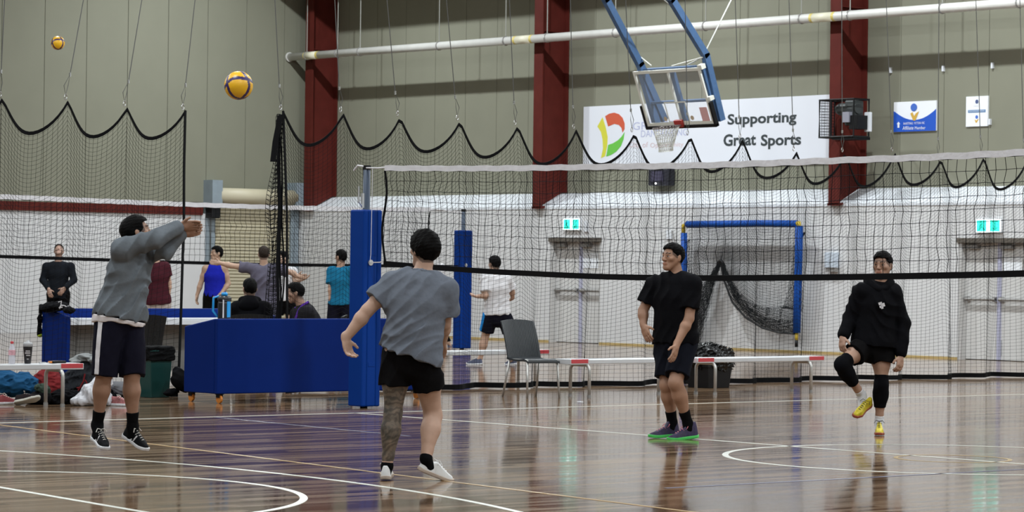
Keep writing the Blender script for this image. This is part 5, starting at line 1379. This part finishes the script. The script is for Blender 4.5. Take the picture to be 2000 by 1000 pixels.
person('player seen from behind in a grey t-shirt and black shorts with a tattooed leg', D2, dict(
    head=(829, 489, .03), neck=(824, 534, .02), shL=(768, 556, .06), shR=(872, 568, -.02), elL=(718, 606, .02), elR=(868, 632, .06), wrL=(675, 661, .0), wrR=(864, 668, .24), haL=(684, 702, -.02), haR=(866, 690, .34),
    hipL=(775, 700, .02), hipR=(827, 702, -.02), knL=(768, 806, .02), knR=(846, 812, .10), anL=(756, 910, .0), anR=(832, 896, -.04), heL=(753, 938, -.06), toL=(757, 930, .20), heR=(815, 918, -.05), toR=(873, 941, .07)),
    (-.62, .78, .05), skin=(.44, .275, .20), hair=dict(vol=.022, cut=-.012, rough=.007, side=.017), hands=dict(L=((.5, .6, .2), (.7, -.6, 0), .38), R=((-.5, .6, .3), (-.6, 0, 0), .3)), g=1.17, arm=1.10, leg=1.08, belly=.015, hs=1.04,
    top=dict(name='t_shirt', mat=M_gtee, sleeve='short', slen=.66, hem=-.015, grow=.026, flare=.014, wr=.006, wf=16, ws=(1, 1, .7), hemtilt=(.22, 0, 0), neck=.072, folds=((.62, .78, 24, .017, 3), (.80, .60, 44, .010, 4))), collar=M_gtee,
    bottom=dict(name='shorts', mat=M_blk2, len=.50, grow=.010, flare=.016, wr=.006), tattoo=True, socks=dict(mat=M_sockb, h=.06, r=.036), shoes=dict(up=M_shw, sole=M_soleb, lace=M_shw, upL=(0, 0, 1), upR=(.25, -.1, 1), L=.285))
D3 = depth(fl(1322, 857))
person('player in a black t-shirt and dark shorts with purple and green shoes', D3, dict(
    head=(1314, 504, 0), neck=(1321, 537, .02), shR=(1280, 556, .10), shL=(1352, 556, -.10), elR=(1256, 607, .10), elL=(1346, 622, -.16), wrR=(1257, 636, .04), wrL=(1321, 674, -.24), haR=(1266, 664, -.02), haL=(1314, 708, -.30),
    hipR=(1304, 672, .06), hipL=(1336, 672, -.06), knR=(1302, 752, .0), knL=(1319, 748, -.18), anR=(1313, 824, .10), anL=(1343, 826, -.06), heR=(1327, 852, .12), toR=(1277, 856, .02), heL=(1364, 855, -.03), toL=(1318, 861, -.12)),
    (-.80, -.60, .08), skin=(.33, .18, .115), hair=dict(vol=.012, cut=.010), hands=dict(R=((.6, -.6, 0), (.8, .3, 0), .22), L=((-.5, -.7, .1), (.2, .8, 0), .22)), g=1.16, arm=1.04, leg=1.04, belly=.012,
    top=dict(name='t_shirt', mat=M_blk, sleeve='short', slen=.72, hem=-.0, grow=.022, flare=.016, wr=.006, wf=17, neck=.080, folds=((.3, .95, 34, .014, 5),)), collar=M_blk,
    bottom=dict(name='shorts', mat=M_dnavy, len=.80, grow=.020, flare=.016, wr=.006), socks=dict(mat=M_sockb, h=.30), shoes=dict(up=M_shp, sole=M_soleg, lace=M_lacep, high=.045, L=.295, upL=(0, 0, 1), upR=(0, 0, 1)))
D4 = depth(fl(1717, 849))
r4, W4 = person('player in a black hooded top balancing on one leg with the other knee raised', D4, dict(
    head=(1724, 520, 0), neck=(1716, 556, .03), shR=(1684, 572, .0), shL=(1743, 572, .02), elR=(1660, 622, .02), elL=(1763, 632, .02), wrR=(1646, 658, -.12), wrL=(1759, 696, -.06), haR=(1644, 684, -.16), haL=(1757, 726, -.10),
    hipR=(1691, 674, .0), hipL=(1722, 676, .0), knR=(1643, 712, -.26), knL=(1721, 752, -.03), anR=(1683, 772, -.02), anL=(1717, 824, .02), heR=(1700, 790, .04), toR=(1668, 817, -.13), heL=(1717, 842, .08), toL=(1717, 852, -.17)),
    (-.50, -.86, .04), skin=(.37, .22, .155), hair=dict(vol=.022, cut=.008, rough=.008), hands=dict(R=((.5, -.6, .2), (.6, .5, 0), .45), L=((-.6, -.5, .1), (-.5, .5, 0), .45)), g=.96, leg=.94,
    top=dict(name='hooded_top', mat=M_blk, sleeve='long', hem=.005, grow=.034, flare=.012, wr=.008, wf=16, hoodie=True, ntop=.03, folds=((-.7, .7, 34, .014, 6),)), hood=M_blk,
    bottom=dict(name='shorts', mat=M_blk2, len=.42, lenR=.52, grow=.018, flare=.018), sleeves=dict(sides='LR', mat=M_blk, **{'from': .74, 'to': .60}), socks=dict(mat=M_sockw, h=.17), shoes=dict(up=M_shy, sole=M_soleo, lace=M_laceb, L=.27, upL=(0, 0, 1), upR=(.45, -.1, .9)))
# small white chest mark on the hooded top
pc = at(1722, 596, D4-.165); nrm = unit(EYE-pc); rgt = unit(np.cross([0, 0, 1.], nrm)); upv = np.cross(nrm, rgt)
mb = MB()
for (x, y, w, h) in ((-.012, .014, .016, .012), (.010, .002, .018, .016), (-.006, -.014, .012, .010), (.006, -.024, .010, .008)):
    mb.obox(pc+rgt*x+upv*y, (unit(rgt+upv*.3), unit(upv-rgt*.3), nrm), (w, h, .006))
chest = [o for o in r4.children if o.name.startswith('hooded_top')][0]; mb.build('chest_logo', M_wstripe, chest)

# ---- people of the far court and at the table
BG = .0105
def bg(label, D, J, hf, **kw):
    kw.setdefault('res', BG); kw.setdefault('eyes', False); return person(label, D, J, hf, **kw)
M_teal = fabric('teal_tee', (.010, .125, .235)); M_royal = fabric('royal_blue_tank', (.012, .018, .34)); M_mar = fabric('maroon_tee', (.055, .012, .018)); M_lilac = fabric('grey_lilac_tee', (.105, .098, .135)); M_greyp = fabric('grey_lilac_pants', (.085, .085, .115)); M_wt = fabric('white_tee', (.62, .61, .63)); M_ng = fabric('charcoal_long_sleeve', (.009, .011, .015)); M_lt = fabric('light_patterned_shorts', (.42, .36, .33)); M_jk = fabric('charcoal_jacket', (.016, .015, .018)); M_pur = fabric('purple_trim', (.09, .03, .28)); M_sky = fabric('sky_blue_panel', (.015, .20, .56)); M_shg = mat('slate_shoe', (.06, .07, .12), .6)
def stand(x, head_y, D, dx=0, lean=0, foot=.12, **over):
    """default standing pose around pixel x, straight down to the floor at depth D"""
    s = FPX/D; hz = 515+(x-1000)*.013+7; q = lambda z: hz-(z-CAMH)*s
    J = dict(head=(x, q(1.63)), neck=(x, q(1.47)), hipL=(x-.09*s, q(.92)), hipR=(x+.09*s, q(.92)), knL=(x-.10*s, q(.50)), knR=(x+.10*s, q(.50)), anL=(x-.11*s, q(.09)), anR=(x+.11*s, q(.09)),
             heL=(x-.11*s, q(.005), .08), toL=(x-.13*s, q(.005), -.18), heR=(x+.11*s, q(.005), .08), toR=(x+.13*s, q(.005), -.18),
             shL=(x-.2*s, q(1.42)), shR=(x+.2*s, q(1.42)), elL=(x-.24*s, q(1.13)), elR=(x+.24*s, q(1.13)), wrL=(x-.24*s, q(.88)), wrR=(x+.24*s, q(.88)), haL=(x-.24*s, q(.72)), haR=(x+.24*s, q(.72)))
    return J
HD = lambda s=1: dict(L=((.3, -.9, 0), (.6*s, .2, 0), .3), R=((-.3, -.9, 0), (-.6*s, .2, 0), .3))
# facing us: the person's right is at screen left -> swap names
def face_us(J):
    K = {}
    for k, v in J.items():
        if k[-1] in 'LR' and k not in (): K[k[:-1]+('R' if k[-1] == 'L' else 'L')] = v
        else: K[k] = v
    return K
J = stand(114, 475, 50); J.update(head=(115, 491), neck=(114, 512), shL=(91, 522), shR=(138, 521), elL=(84, 547), elR=(144, 547, -.05), wrL=(95, 565, -.22), wrR=(126, 563, -.22), haL=(99, 580, -.26), haR=(114, 578, -.26), hipL=(103, 576), hipR=(125, 576))
bg('person in a dark long sleeved top looking up, behind the far net at the left', 50, face_us(J), (.05, -.75, .62), skin=(.40, .25, .19), hair=dict(vol=.008, cut=.012, col=(.05, .04, .035), tag='brown'), top=dict(name='long_sleeve_top', mat=M_ng, sleeve='long', hem=.06, grow=.014), bottom=dict(name='trousers', mat=M_blk2, len=1.9, grow=.014), hands=dict(L=((-.8, -.2, .2), (0, .9, 0), .3), R=((.8, -.2, .2), (0, .9, 0), .3)), shoes=dict(up=M_shb, sole=M_solew, lace=M_lacew))
J = stand(307, 478, 45); J.update(head=(303, 496), neck=(306, 514), shL=(288, 524), shR=(323, 522), elL=(281, 552), elR=(330, 552), wrL=(280, 580), wrR=(329, 580), haL=(281, 596), haR=(328, 597), hipL=(297, 592), hipR=(320, 592))
bg('person in a maroon t-shirt seen from behind, partly hidden by the jumping player', 45, J, (-.2, .97, 0), skin=(.45, .28, .20), hair=dict(vol=.012, cut=-.01), top=dict(name='t_shirt', mat=M_mar, sleeve='short', hem=.02, grow=.022), bottom=dict(name='shorts', mat=M_lt, len=.8), hands=HD(), g=1.05, shoes=dict(up=M_shb, sole=M_solew, lace=M_lacew))
J = stand(419, 480, 48); J.update(head=(423, 496), neck=(420, 518), shL=(402, 525), shR=(438, 524), elL=(392, 554), elR=(446, 554), wrL=(385, 577), wrR=(432, 573, -.12), haL=(383, 594), haR=(423, 580, -.16), hipL=(409, 582), hipR=(430, 582))
bg('person in a royal blue tank top beside the roller door', 48, face_us(J), (-.85, -.5, .05), skin=(.42, .27, .19), hair=dict(vol=.018, cut=.0), top=dict(name='tank_top', mat=M_royal, sleeve=None, hem=-.01, grow=.014), bottom=dict(name='shorts', mat=M_blk2, len=.5), hands=HD(-1), shoes=dict(up=M_shb, sole=M_solew, lace=M_lacew), tilt=-.05)
J = stand(515, 478, 44); J.update(head=(515, 497), neck=(515, 519), shL=(490, 524), shR=(541, 525), elL=(452, 519), elR=(572, 533), wrL=(430, 514), wrR=(580, 540), haL=(411, 512), haR=(594, 540), hipL=(504, 596), hipR=(530, 596))
bg('person in a grey lilac t-shirt with both arms spread wide, seen from behind', 44, J, (-.15, .98, .05), skin=(.45, .29, .21), hair=dict(vol=.010, cut=-.006, col=(.03, .022, .018), tag='dark_brown'), top=dict(name='t_shirt', mat=M_lilac, sleeve='short', hem=.0, grow=.026, folds=((.6, .8, 30, .02, 7),)), bottom=dict(name='trousers', mat=M_greyp, len=1.9, grow=.022), hands=dict(L=((0, 0, 1), (0, -1, 0), .15), R=((0, 0, 1), (0, -1, 0), .15)), g=1.02, shoes=dict(up=M_shb, sole=M_solew, lace=M_lacew))
J = stand(552, 488, 52); J.update(head=(552, 505), neck=(556, 522), shL=(539, 532, .05), shR=(573, 530, -.05), elL=(532, 556), elR=(577, 550, -.12), wrL=(536, 578), wrR=(592, 545, -.28), haL=(538, 592), haR=(604, 541, -.32), hipL=(548, 588), hipR=(568, 588))
bg('person in a white top behind the gathered edge of the long net', 52, face_us(J), (-.8, -.55, 0), skin=(.47, .32, .24), hair=dict(vol=.016, cut=.0), top=dict(name='t_shirt', mat=M_wt, sleeve='short', hem=-.01, grow=.02), bottom=dict(name='shorts', mat=M_blk2, len=.8), hands=HD(-1), shoes=dict(up=M_shb, sole=M_solew, lace=M_lacew))
J = stand(662, 488, 47); J.update(head=(666, 503), neck=(664, 523), shL=(648, 530, .05), shR=(684, 530, -.05), elL=(646, 560, -.02), elR=(690, 560), wrL=(645, 585, -.05), wrR=(690, 585), haL=(646, 604), haR=(690, 604), hipL=(654, 596), hipR=(677, 596))
bg('person in a teal t-shirt standing left of the tall blue pad', 47, J, (-.75, .65, 0), skin=(.38, .23, .16), hair=dict(vol=.016, cut=-.008), top=dict(name='t_shirt', mat=M_teal, sleeve='short', slen=.8, hem=.0, grow=.024), bottom=dict(name='shorts', mat=M_navy, len=.95, grow=.024), hands=HD(), shoes=dict(up=M_shb, sole=M_solew, lace=M_lacew))
D13 = depth(fl(938, 713))
bg('person in a white t-shirt and navy shorts running behind the dark chair', D13, dict(
    head=(966, 516), neck=(968, 538), shL=(948, 545, -.03), shR=(990, 546, .05), elL=(949, 577, -.12), elR=(1000, 568, .12), wrL=(934, 579, -.02), wrR=(1001, 582, .25), haL=(921, 578, .08), haR=(996, 588, .35), hipL=(958, 617), hipR=(984, 617), knL=(947, 660, .08), knR=(1000, 662, .05), anL=(938, 700, .10), anR=(1003, 702, .35), heL=(942, 713, .06), toL=(918, 713, .18), heR=(1008, 713, .30), toR=(990, 714, .50)),
    (-.6, .8, 0), skin=(.47, .30, .22), hair=dict(vol=.012, cut=-.006), top=dict(name='t_shirt', mat=M_wt, sleeve='short', slen=.8, hem=-.01, grow=.026, folds=((.5, .8, 30, .02, 8),)), bottom=dict(name='shorts', mat=M_navy, len=.72, grow=.026, stripe=M_sky, sides='L', sdir=(-.4, -.5, 0), swid=.05), hands=HD(), shoes=dict(up=M_shg, sole=M_solew, lace=M_lacew, upL=(0, 0, 1), upR=(0, 0, 1)), tilt=0)
J = stand(846, 480, 53); J.update(head=(838, 498), neck=(841, 516), shL=(828, 522), shR=(862, 524), hipL=(838, 600), hipR=(856, 600), knL=(834, 644), knR=(862, 638), anL=(832, 674), anR=(876, 670), heR=(873, 682), toR=(892, 683), heL=(830, 683), toL=(838, 684), elL=(824, 552), elR=(862, 552), wrL=(828, 578), wrR=(856, 578), haL=(830, 594), haR=(854, 594))
bg('person in a white top and black leggings almost hidden behind the tattooed player', 53, J, (.9, .3, 0), skin=(.45, .29, .21), hair=dict(vol=.012, cut=.0), top=dict(name='t_shirt', mat=M_wt, sleeve='short', hem=.02), bottom=dict(name='leggings', mat=M_blk2, len=1.92, grow=.008), hands=HD(), shoes=dict(up=M_shg, sole=M_solew, lace=M_lacew, upL=(0, 0, 1), upR=(0, 0, 1)))
# two people sitting at the table
DS = 34.6
def seat_floor(px, D): p = at(px, 600, D); return np.array([p[0], p[1], 0])
bg('seated person in a black hooded top with their back to us', DS, dict(
    head=(488, 565), neck=(488, 592, .03), shL=(463, 602), shR=(516, 603), elL=(455, 650, .05), elR=(526, 650, .05), wrL=(470, 664, .30), wrR=(512, 664, .30), haL=(478, 664, .44), haR=(504, 664, .44), hipL=(474, 682, .0), hipR=(506, 682, .0), knL=(470, 684, .44), knR=(510, 684, .44), anL=(470, 750, .46), anR=(510, 750, .46), heL=(470, 763, .42), toL=(468, 761, .70), heR=(510, 763, .42), toR=(512, 761, .70)),
    (-.35, .93, -.05), res=.009, skin=(.42, .27, .20), hair=dict(vol=.014, cut=-.012), top=dict(name='hooded_top', mat=M_blk, sleeve='long', hem=.03, grow=.036, hoodie=True), hood=M_blk, bottom=dict(name='trousers', mat=M_blk2, len=1.85, grow=.012), hands=HD(), shoes=dict(up=M_shb, sole=M_solew, lace=M_lacew))
r11, W11 = bg('seated person in a charcoal jacket with purple collar leaning forward', DS, dict(
    head=(577, 573, .0), neck=(590, 600, .0), shL=(582, 614, .14), shR=(598, 612, -.16), elL=(570, 650, .16), elR=(588, 655, -.18), wrL=(546, 662, .12), wrR=(556, 668, -.14), haL=(530, 662, .1), haR=(540, 670, -.1), hipL=(620, 684, .10), hipR=(620, 684, -.09), knL=(556, 690, .14), knR=(556, 692, -.12), anL=(562, 752, .12), anR=(562, 752, -.10), heL=(568, 765, .12), toL=(530, 765, .14), heR=(568, 767, -.10), toR=(530, 767, -.12)),
    (-.96, -.1, -.12), res=.009, skin=(.34, .20, .14), hair=dict(vol=.014, cut=.0), top=dict(name='jacket', mat=M_jk, sleeve='long', hem=.03, grow=.036, wr=.006), collar=M_pur, bottom=dict(name='trousers', mat=M_blk2, len=1.85, grow=.012), hands=HD(), shoes=dict(up=M_shb, sole=M_solew, lace=M_lacew))
nk = W11['neck']; jk = [o for o in r11.children if o.name.startswith('jacket')][0]
MB().tube([at(603, 590, DS-.10), at(592, 596, DS-.13), at(584, 606, DS-.155), at(578, 622, DS-.16)], .018, 6).build('purple_piping', M_pur, jk)
make_chair('charcoal ribbed chair under the seated person in the black hooded top', seat_floor(489, DS+.10), scr(-.1, 1, 0))
make_chair('charcoal ribbed chair under the seated person in the charcoal jacket', seat_floor(618, DS+.02), scr(-1, .05, 0))
make_chair('charcoal ribbed chair at the open table behind the jumping player', seat_floor(268, 33.2), scr(-.5, .86, 0))

# ================================================================== BAGS AND SMALL THINGS
def blob(name, label, cat, prims, material, h=.008, crumple=.030, fr=20, seed=1, group=None, parent=None, flat=True, k=.05):
    """prims: (px,py,D, rx, ry, rz) ellipsoids (metres: screen right, away, up)"""
    P = [at(p[0], p[1], p[2]) for p in prims]; R = [p[3:6] for p in prims]
    lo = np.min([p-max(r)-.05 for p, r in zip(P, R)], 0); hi = np.max([p+max(r)+.05 for p, r in zip(P, R)], 0)
    f = Field(lo, hi, h)
    for p, r in zip(P, R): f.ell(p, (HR, HF, HZ), r, k)
    f.disp(lambda Q: crumple*np.abs(wob(Q, fr, seed, 3))+crumple*.6*np.abs(wob(Q, fr*2.2, seed+2, 3))-crumple*.5)
    if flat: f.keep(lambda Q: np.float32(.002)-Q[2]+0*Q[0])
    V, Q = f.mesh()
    o = mk(name, V, Q, material, parent, smooth=True)
    return tag(o, label, cat, group) if parent is None else o
BD = depth(fl(106, 792))
M_dufb = fabric('blue_nylon', (.012, .065, .15)); M_redb = fabric('red_nylon', (.16, .018, .02)); M_dgb = fabric('dark_grey_nylon', (.022, .024, .028)); M_wplas = mat('white_plastic_bag', (.60, .60, .64), .35, bump=.3, bscale=18); M_gcl = fabric('grey_patterned_cloth', (.24, .25, .25)); M_grn = fabric('moss_green_cloth', (.04, .06, .045)); M_bkb = fabric('black_nylon', (.0045, .0045, .0055))
blob('duffel_bag', 'blue duffel bag pushed under the bench at the left edge', 'bag', [(10, 748, BD+.55, .16, .2, .14), (45, 752, BD+.5, .16, .2, .13), (-25, 756, BD+.5, .18, .2, .14)], M_dufb, seed=2)
o = blob('sports_bag', 'red sports bag under the red end of the left bench', 'bag', [(92, 742, BD+.75, .14, .14, .12), (100, 762, BD+.7, .15, .14, .16)], M_redb, seed=3)
o = blob('backpack', 'charcoal backpack with red trim standing right of the left bench', 'backpack', [(162, 728, BD+.75, .12, .13, .17), (172, 752, BD+.7, .14, .14, .16), (138, 752, BD+.75, .13, .13, .14)], M_dgb, seed=4, crumple=.035)
blob('draped_cloth', 'grey patterned cloth lying over the charcoal backpack', 'cloth', [(164, 697, BD+.68, .075, .09, .035), (146, 706, BD+.66, .05, .08, .03), (182, 704, BD+.66, .04, .08, .03)], M_gcl, seed=5, flat=False, h=.006)
mb = MB()
for pts in (((152, 764), (163, 745), (166, 730)), ((158, 766), (172, 752), (166, 742)), ((150, 758), (160, 756), (176, 760))):
    mb.tube([at(x, y, BD+.56) for x, y in pts], .008, 5)
mb.build('red_trim', M_redb, o)
blob('rolled_towel', 'moss green rolled garment on the bags beside the bench leg', 'garment', [(78, 757, BD+.2, .05, .07, .045), (90, 764, BD+.2, .04, .07, .05)], M_grn, seed=6, flat=False)
blob('black_bag', 'low black bag between the sneaker and the bench leg', 'bag', [(84, 778, BD+.22, .10, .14, .075), (70, 780, BD+.25, .1, .14, .07)], M_bkb, seed=7)
blob('black_holdall', 'black holdall right of the bench leg beside the white plastic bag', 'bag', [(122, 776, BD+.35, .12, .16, .085), (142, 778, BD+.38, .1, .15, .08), (108, 782, BD+.3, .07, .14, .06)], M_bkb, seed=8)
o = blob('plastic_bag', 'white plastic carrier bag slumped on the floor behind the jumping player', 'bag', [(178, 770, BD+.05, .11, .12, .11), (156, 783, BD, .09, .10, .055), (192, 762, BD+.1, .08, .1, .13), (205, 776, BD+.1, .08, .1, .10)], M_wplas, seed=9, crumple=.026, fr=18)
MB().tube([at(x, y, BD+.02) for x, y in ((206, 752), (213, 745), (218, 742), (219, 750), (212, 757), (206, 762))], .012, 6).build('bag_handle', M_wplas, o)
blob('grey_pouch', 'flat grey pouch between the legs of the jumping player', 'pouch', [(228, 752, BD+.3, .075, .09, .04), (236, 762, BD+.28, .07, .09, .06)], fabric('mid_grey_cloth', (.13, .13, .14)), seed=10, flat=False)
blob('black_kit_bag', 'small black kit bag behind the legs of the jumping player', 'bag', [(226, 776, BD+.35, .13, .13, .085), (246, 778, BD+.4, .1, .13, .08)], M_bkb, seed=12)
blob('carry_bag', 'round black bag left of the blue table wheels', 'bag', [(352, 742, BD+1.9, .10, .13, .10), (346, 732, BD+1.9, .07, .09, .09), (362, 752, BD+1.9, .08, .12, .07)], M_bkb, seed=13)
blob('strap_heap', 'black strap heap on the floor right of the green bin', 'strap', [(328, 768, BD+1.9, .07, .05, .022), (340, 764, BD+1.9, .05, .05, .02)], M_bkb, seed=14)
def loose_shoe(label, heel, toe, upv, m_up, m_sole, m_lace, **kw):
    t = thing('sneaker', label, 'shoe', (heel+toe)/2*np.array([1, 1, 0]), 'loose shoes in the bag heap'); put_shoe(t, heel, toe, upv, m_up, m_sole, m_lace, .28, name='upper', **kw); return t
loose_shoe('black and red sneaker lying on its side with a cream sole', at(28, 790, BD-.05), at(75, 780, BD-.10), unit(scr(-.05, .55, .85)), mat('black_red_knit', (.010, .004, .005), .7, noise=.5, nscale=20, spec=.15), mat('cream_rubber', (.55, .53, .46), .5), M_lacew)
loose_shoe('red sneaker cut off by the left picture edge', at(-14, 793, BD-.05)*np.array([1, 1, 0])+np.array([0, 0, .002]), at(12, 793, BD+.05)*np.array([1, 1, 0])+np.array([0, 0, .002]), HZ, mat('red_knit', (.20, .02, .025), .6), M_solew, M_lacew)
loose_shoe('white and red sneaker on the floor between the jumping player\'s feet and the bags', fl(212, 792), fl(240, 793), HZ, mat('white_red_knit', (.30, .10, .10), .6, noise=.6, nscale=25), M_solew, M_lacew)
# things on the left bench
zt_ = .433
def on_bench(px): 
    p = at(px, 712, depth((b4u, au(px, 712, b4u)[1], .43))); return np.array([b4u, au(px, 712, b4u)[1], zt_])
c = on_bench(23)
t = thing('water_bottle', 'clear water bottle with a red cap standing on the left bench', 'bottle', c)
M_clear = mat('clear_plastic', (.62, .62, .68), .12, alpha=.55)
MB().lathe(c, [(.030, 0), (.034, .01), (.034, .06), (.031, .07), (.034, .08), (.034, .13), (.030, .16), (.014, .19), (.013, .20)], 18).build('body', M_clear, t, smooth=True)
MB().lathe(c+[0, 0, .198], [(.015, 0), (.016, .002), (.016, .022), (.013, .024)], 16).build('cap', M_red, t)
MB().lathe(c+[0, 0, .085], [(.0345, 0), (.0348, .001), (.0348, .05), (.0345, .051)], 18).build('label', mat('bottle_label', (.55, .30, .34), .5, noise=.4, nscale=40), t)
c = on_bench(54)
t = thing('shaker_cup', 'black shaker cup with a grey lid on the left bench', 'cup', c)
MB().lathe(c, [(.031, 0), (.033, .005), (.046, .165), (.046, .17)], 20).build('body', mat('shaker_black', (.008, .007, .009), .35), t, smooth=True)
MB().lathe(c+[0, 0, .168], [(.048, 0), (.048, .03), (.040, .042), (.018, .045), (.016, .060), (.010, .062)], 18).build('lid', mat('grey_lid', (.35, .35, .36), .4), t, smooth=True)
mb = MB(); d = unit(EYE-c); d[2] = 0; r_ = np.cross([0, 0, 1.], d)
for (x, y, w, h) in ((0, .125, .022, .006), (-.002, .105, .026, .008), (.004, .082, .020, .006), (0, .045, .010, .005)): mb.obox(c+d*(.040+.0001*y+.08*(y-.08))+r_*x+HZ*y, (r_, HZ, d), (w, h, .004))
mb.build('printed_mark', mat('grey_print', (.30, .28, .28), .6), t)
c = on_bench(112)
t = thing('phone', 'black phone and wallet lying on the red end of the left bench', 'phone', c)
BX('case', c+[-.05, -.07, .0], c+[.04, .08, .022], M_black, t, bevel=.006); BX('screen', c+[-.045, -.065, .022], c+[.035, .075, .024], M_dk, t)
c = on_bench(92)
t = thing('key_bunch', 'small bunch of keys with an orange tag on the left bench', 'keys', c)
mb = MB(); mb.tube([c+[.02*math.cos(a), .02*math.sin(a), .005] for a in np.linspace(0, 6.28, 10)[:-1]], .003, 5, closed=True); mb.build('ring', M_chrome, t)
BX('tag', c+[-.02, .02, .001], c+[.02, .05, .02], M_caster, t, bevel=.004); BX('key', c+[-.015, -.09, .001], c+[.01, -.02, .012], M_steel, t)
# jacket on the corner of the open table, hanging garment with yellow stripe
o = blob('folded_jacket', 'black folded jacket with white lettering on the corner of the open table', 'jacket', [(112, 598, 35.25, .14, .14, .055), (92, 602, 35.3, .08, .12, .045), (135, 606, 35.0, .07, .10, .035)], M_bkb, seed=20, flat=False)
mb = MB()
for pts in (((114, 590), (120, 588), (119, 596), (116, 603)), ((119, 596), (126, 597), (131, 600), (134, 597)), ((136, 597), (140, 601), (144, 606)), ((115, 601), (122, 600))):
    mb.tube([at(x, y, 35.08) for x, y in pts], .007, 5)
mb.build('white_lettering', M_wstripe, o)
o = blob('hanging_jacket', 'black garment with a yellow stripe hanging off the left end of the open table', 'jacket', [(79, 610, 35.5, .035, .06, .09), (84, 602, 35.45, .05, .06, .03), (77, 640, 35.55, .03, .06, .12)], M_bkb, seed=21, flat=False)
blob('yellow_stripe', '', '', [(78, 655, 35.56, .030, .06, .022)], mat('hi_vis_yellow', (.45, .60, .02), .6), parent=o, flat=False)
# drink jug on the table in front
c = at(438, 616, 31.15); 
t = thing('drink_jug', 'black and sky blue drink jug standing on the blue table', 'jug', c-np.array([0, 0, .18]))
c = c-np.array([0, 0, .175]); M_jb = mat('jug_black', (.010, .010, .013), .35); M_jc = mat('jug_blue', (.01, .26, .62), .4)
MB().lathe(c, [(.055, 0), (.066, .01), (.070, .12), (.070, .30), (.066, .33)], 22).build('body', M_jb, t, smooth=True)
MB().lathe(c+[0, 0, .33], [(.074, 0), (.076, .03), (.060, .05), (.035, .055)], 20).build('lid', M_jb, t, smooth=True)
MB().lathe(c+[0, 0, .385], [(.034, 0), (.036, .02), (.026, .035)], 16).build('spout_cap', M_jc, t, smooth=True)
hd = unit(-HR); MB().tube([c+hd*.055+HZ*.38, c+hd*.115+HZ*.36, c+hd*.12+HZ*.22, c+hd*.072+HZ*.16], .013, 8).build('handle', M_jc, t, smooth=True)
fd = unit(np.array([EYE[0]-c[0], EYE[1]-c[1], 0])); sd = np.cross(HZ, fd)
MB().obox(c+unit(fd+sd*.9)*.068+HZ*.24, (np.cross(HZ, unit(fd+sd*.9)), HZ, unit(fd+sd*.9)), (.024, .085, .006)).build('side_panel', M_jc, t, bevel=.006)
MB().obox(c+unit(fd-sd*.15)*.070+HZ*.25, (np.cross(HZ, unit(fd-sd*.15)), HZ, unit(fd-sd*.15)), (.007, .10, .004)).build('white_scale', M_wstripe, t)
# scrap of tape on the floor
p = fl(1133, 785); tag(BX('floor_scrap', p+[-.03, -.02, .001], p+[.03, .02, .006], M_paper), 'scrap of white tape on the floor below the bench', 'scrap')
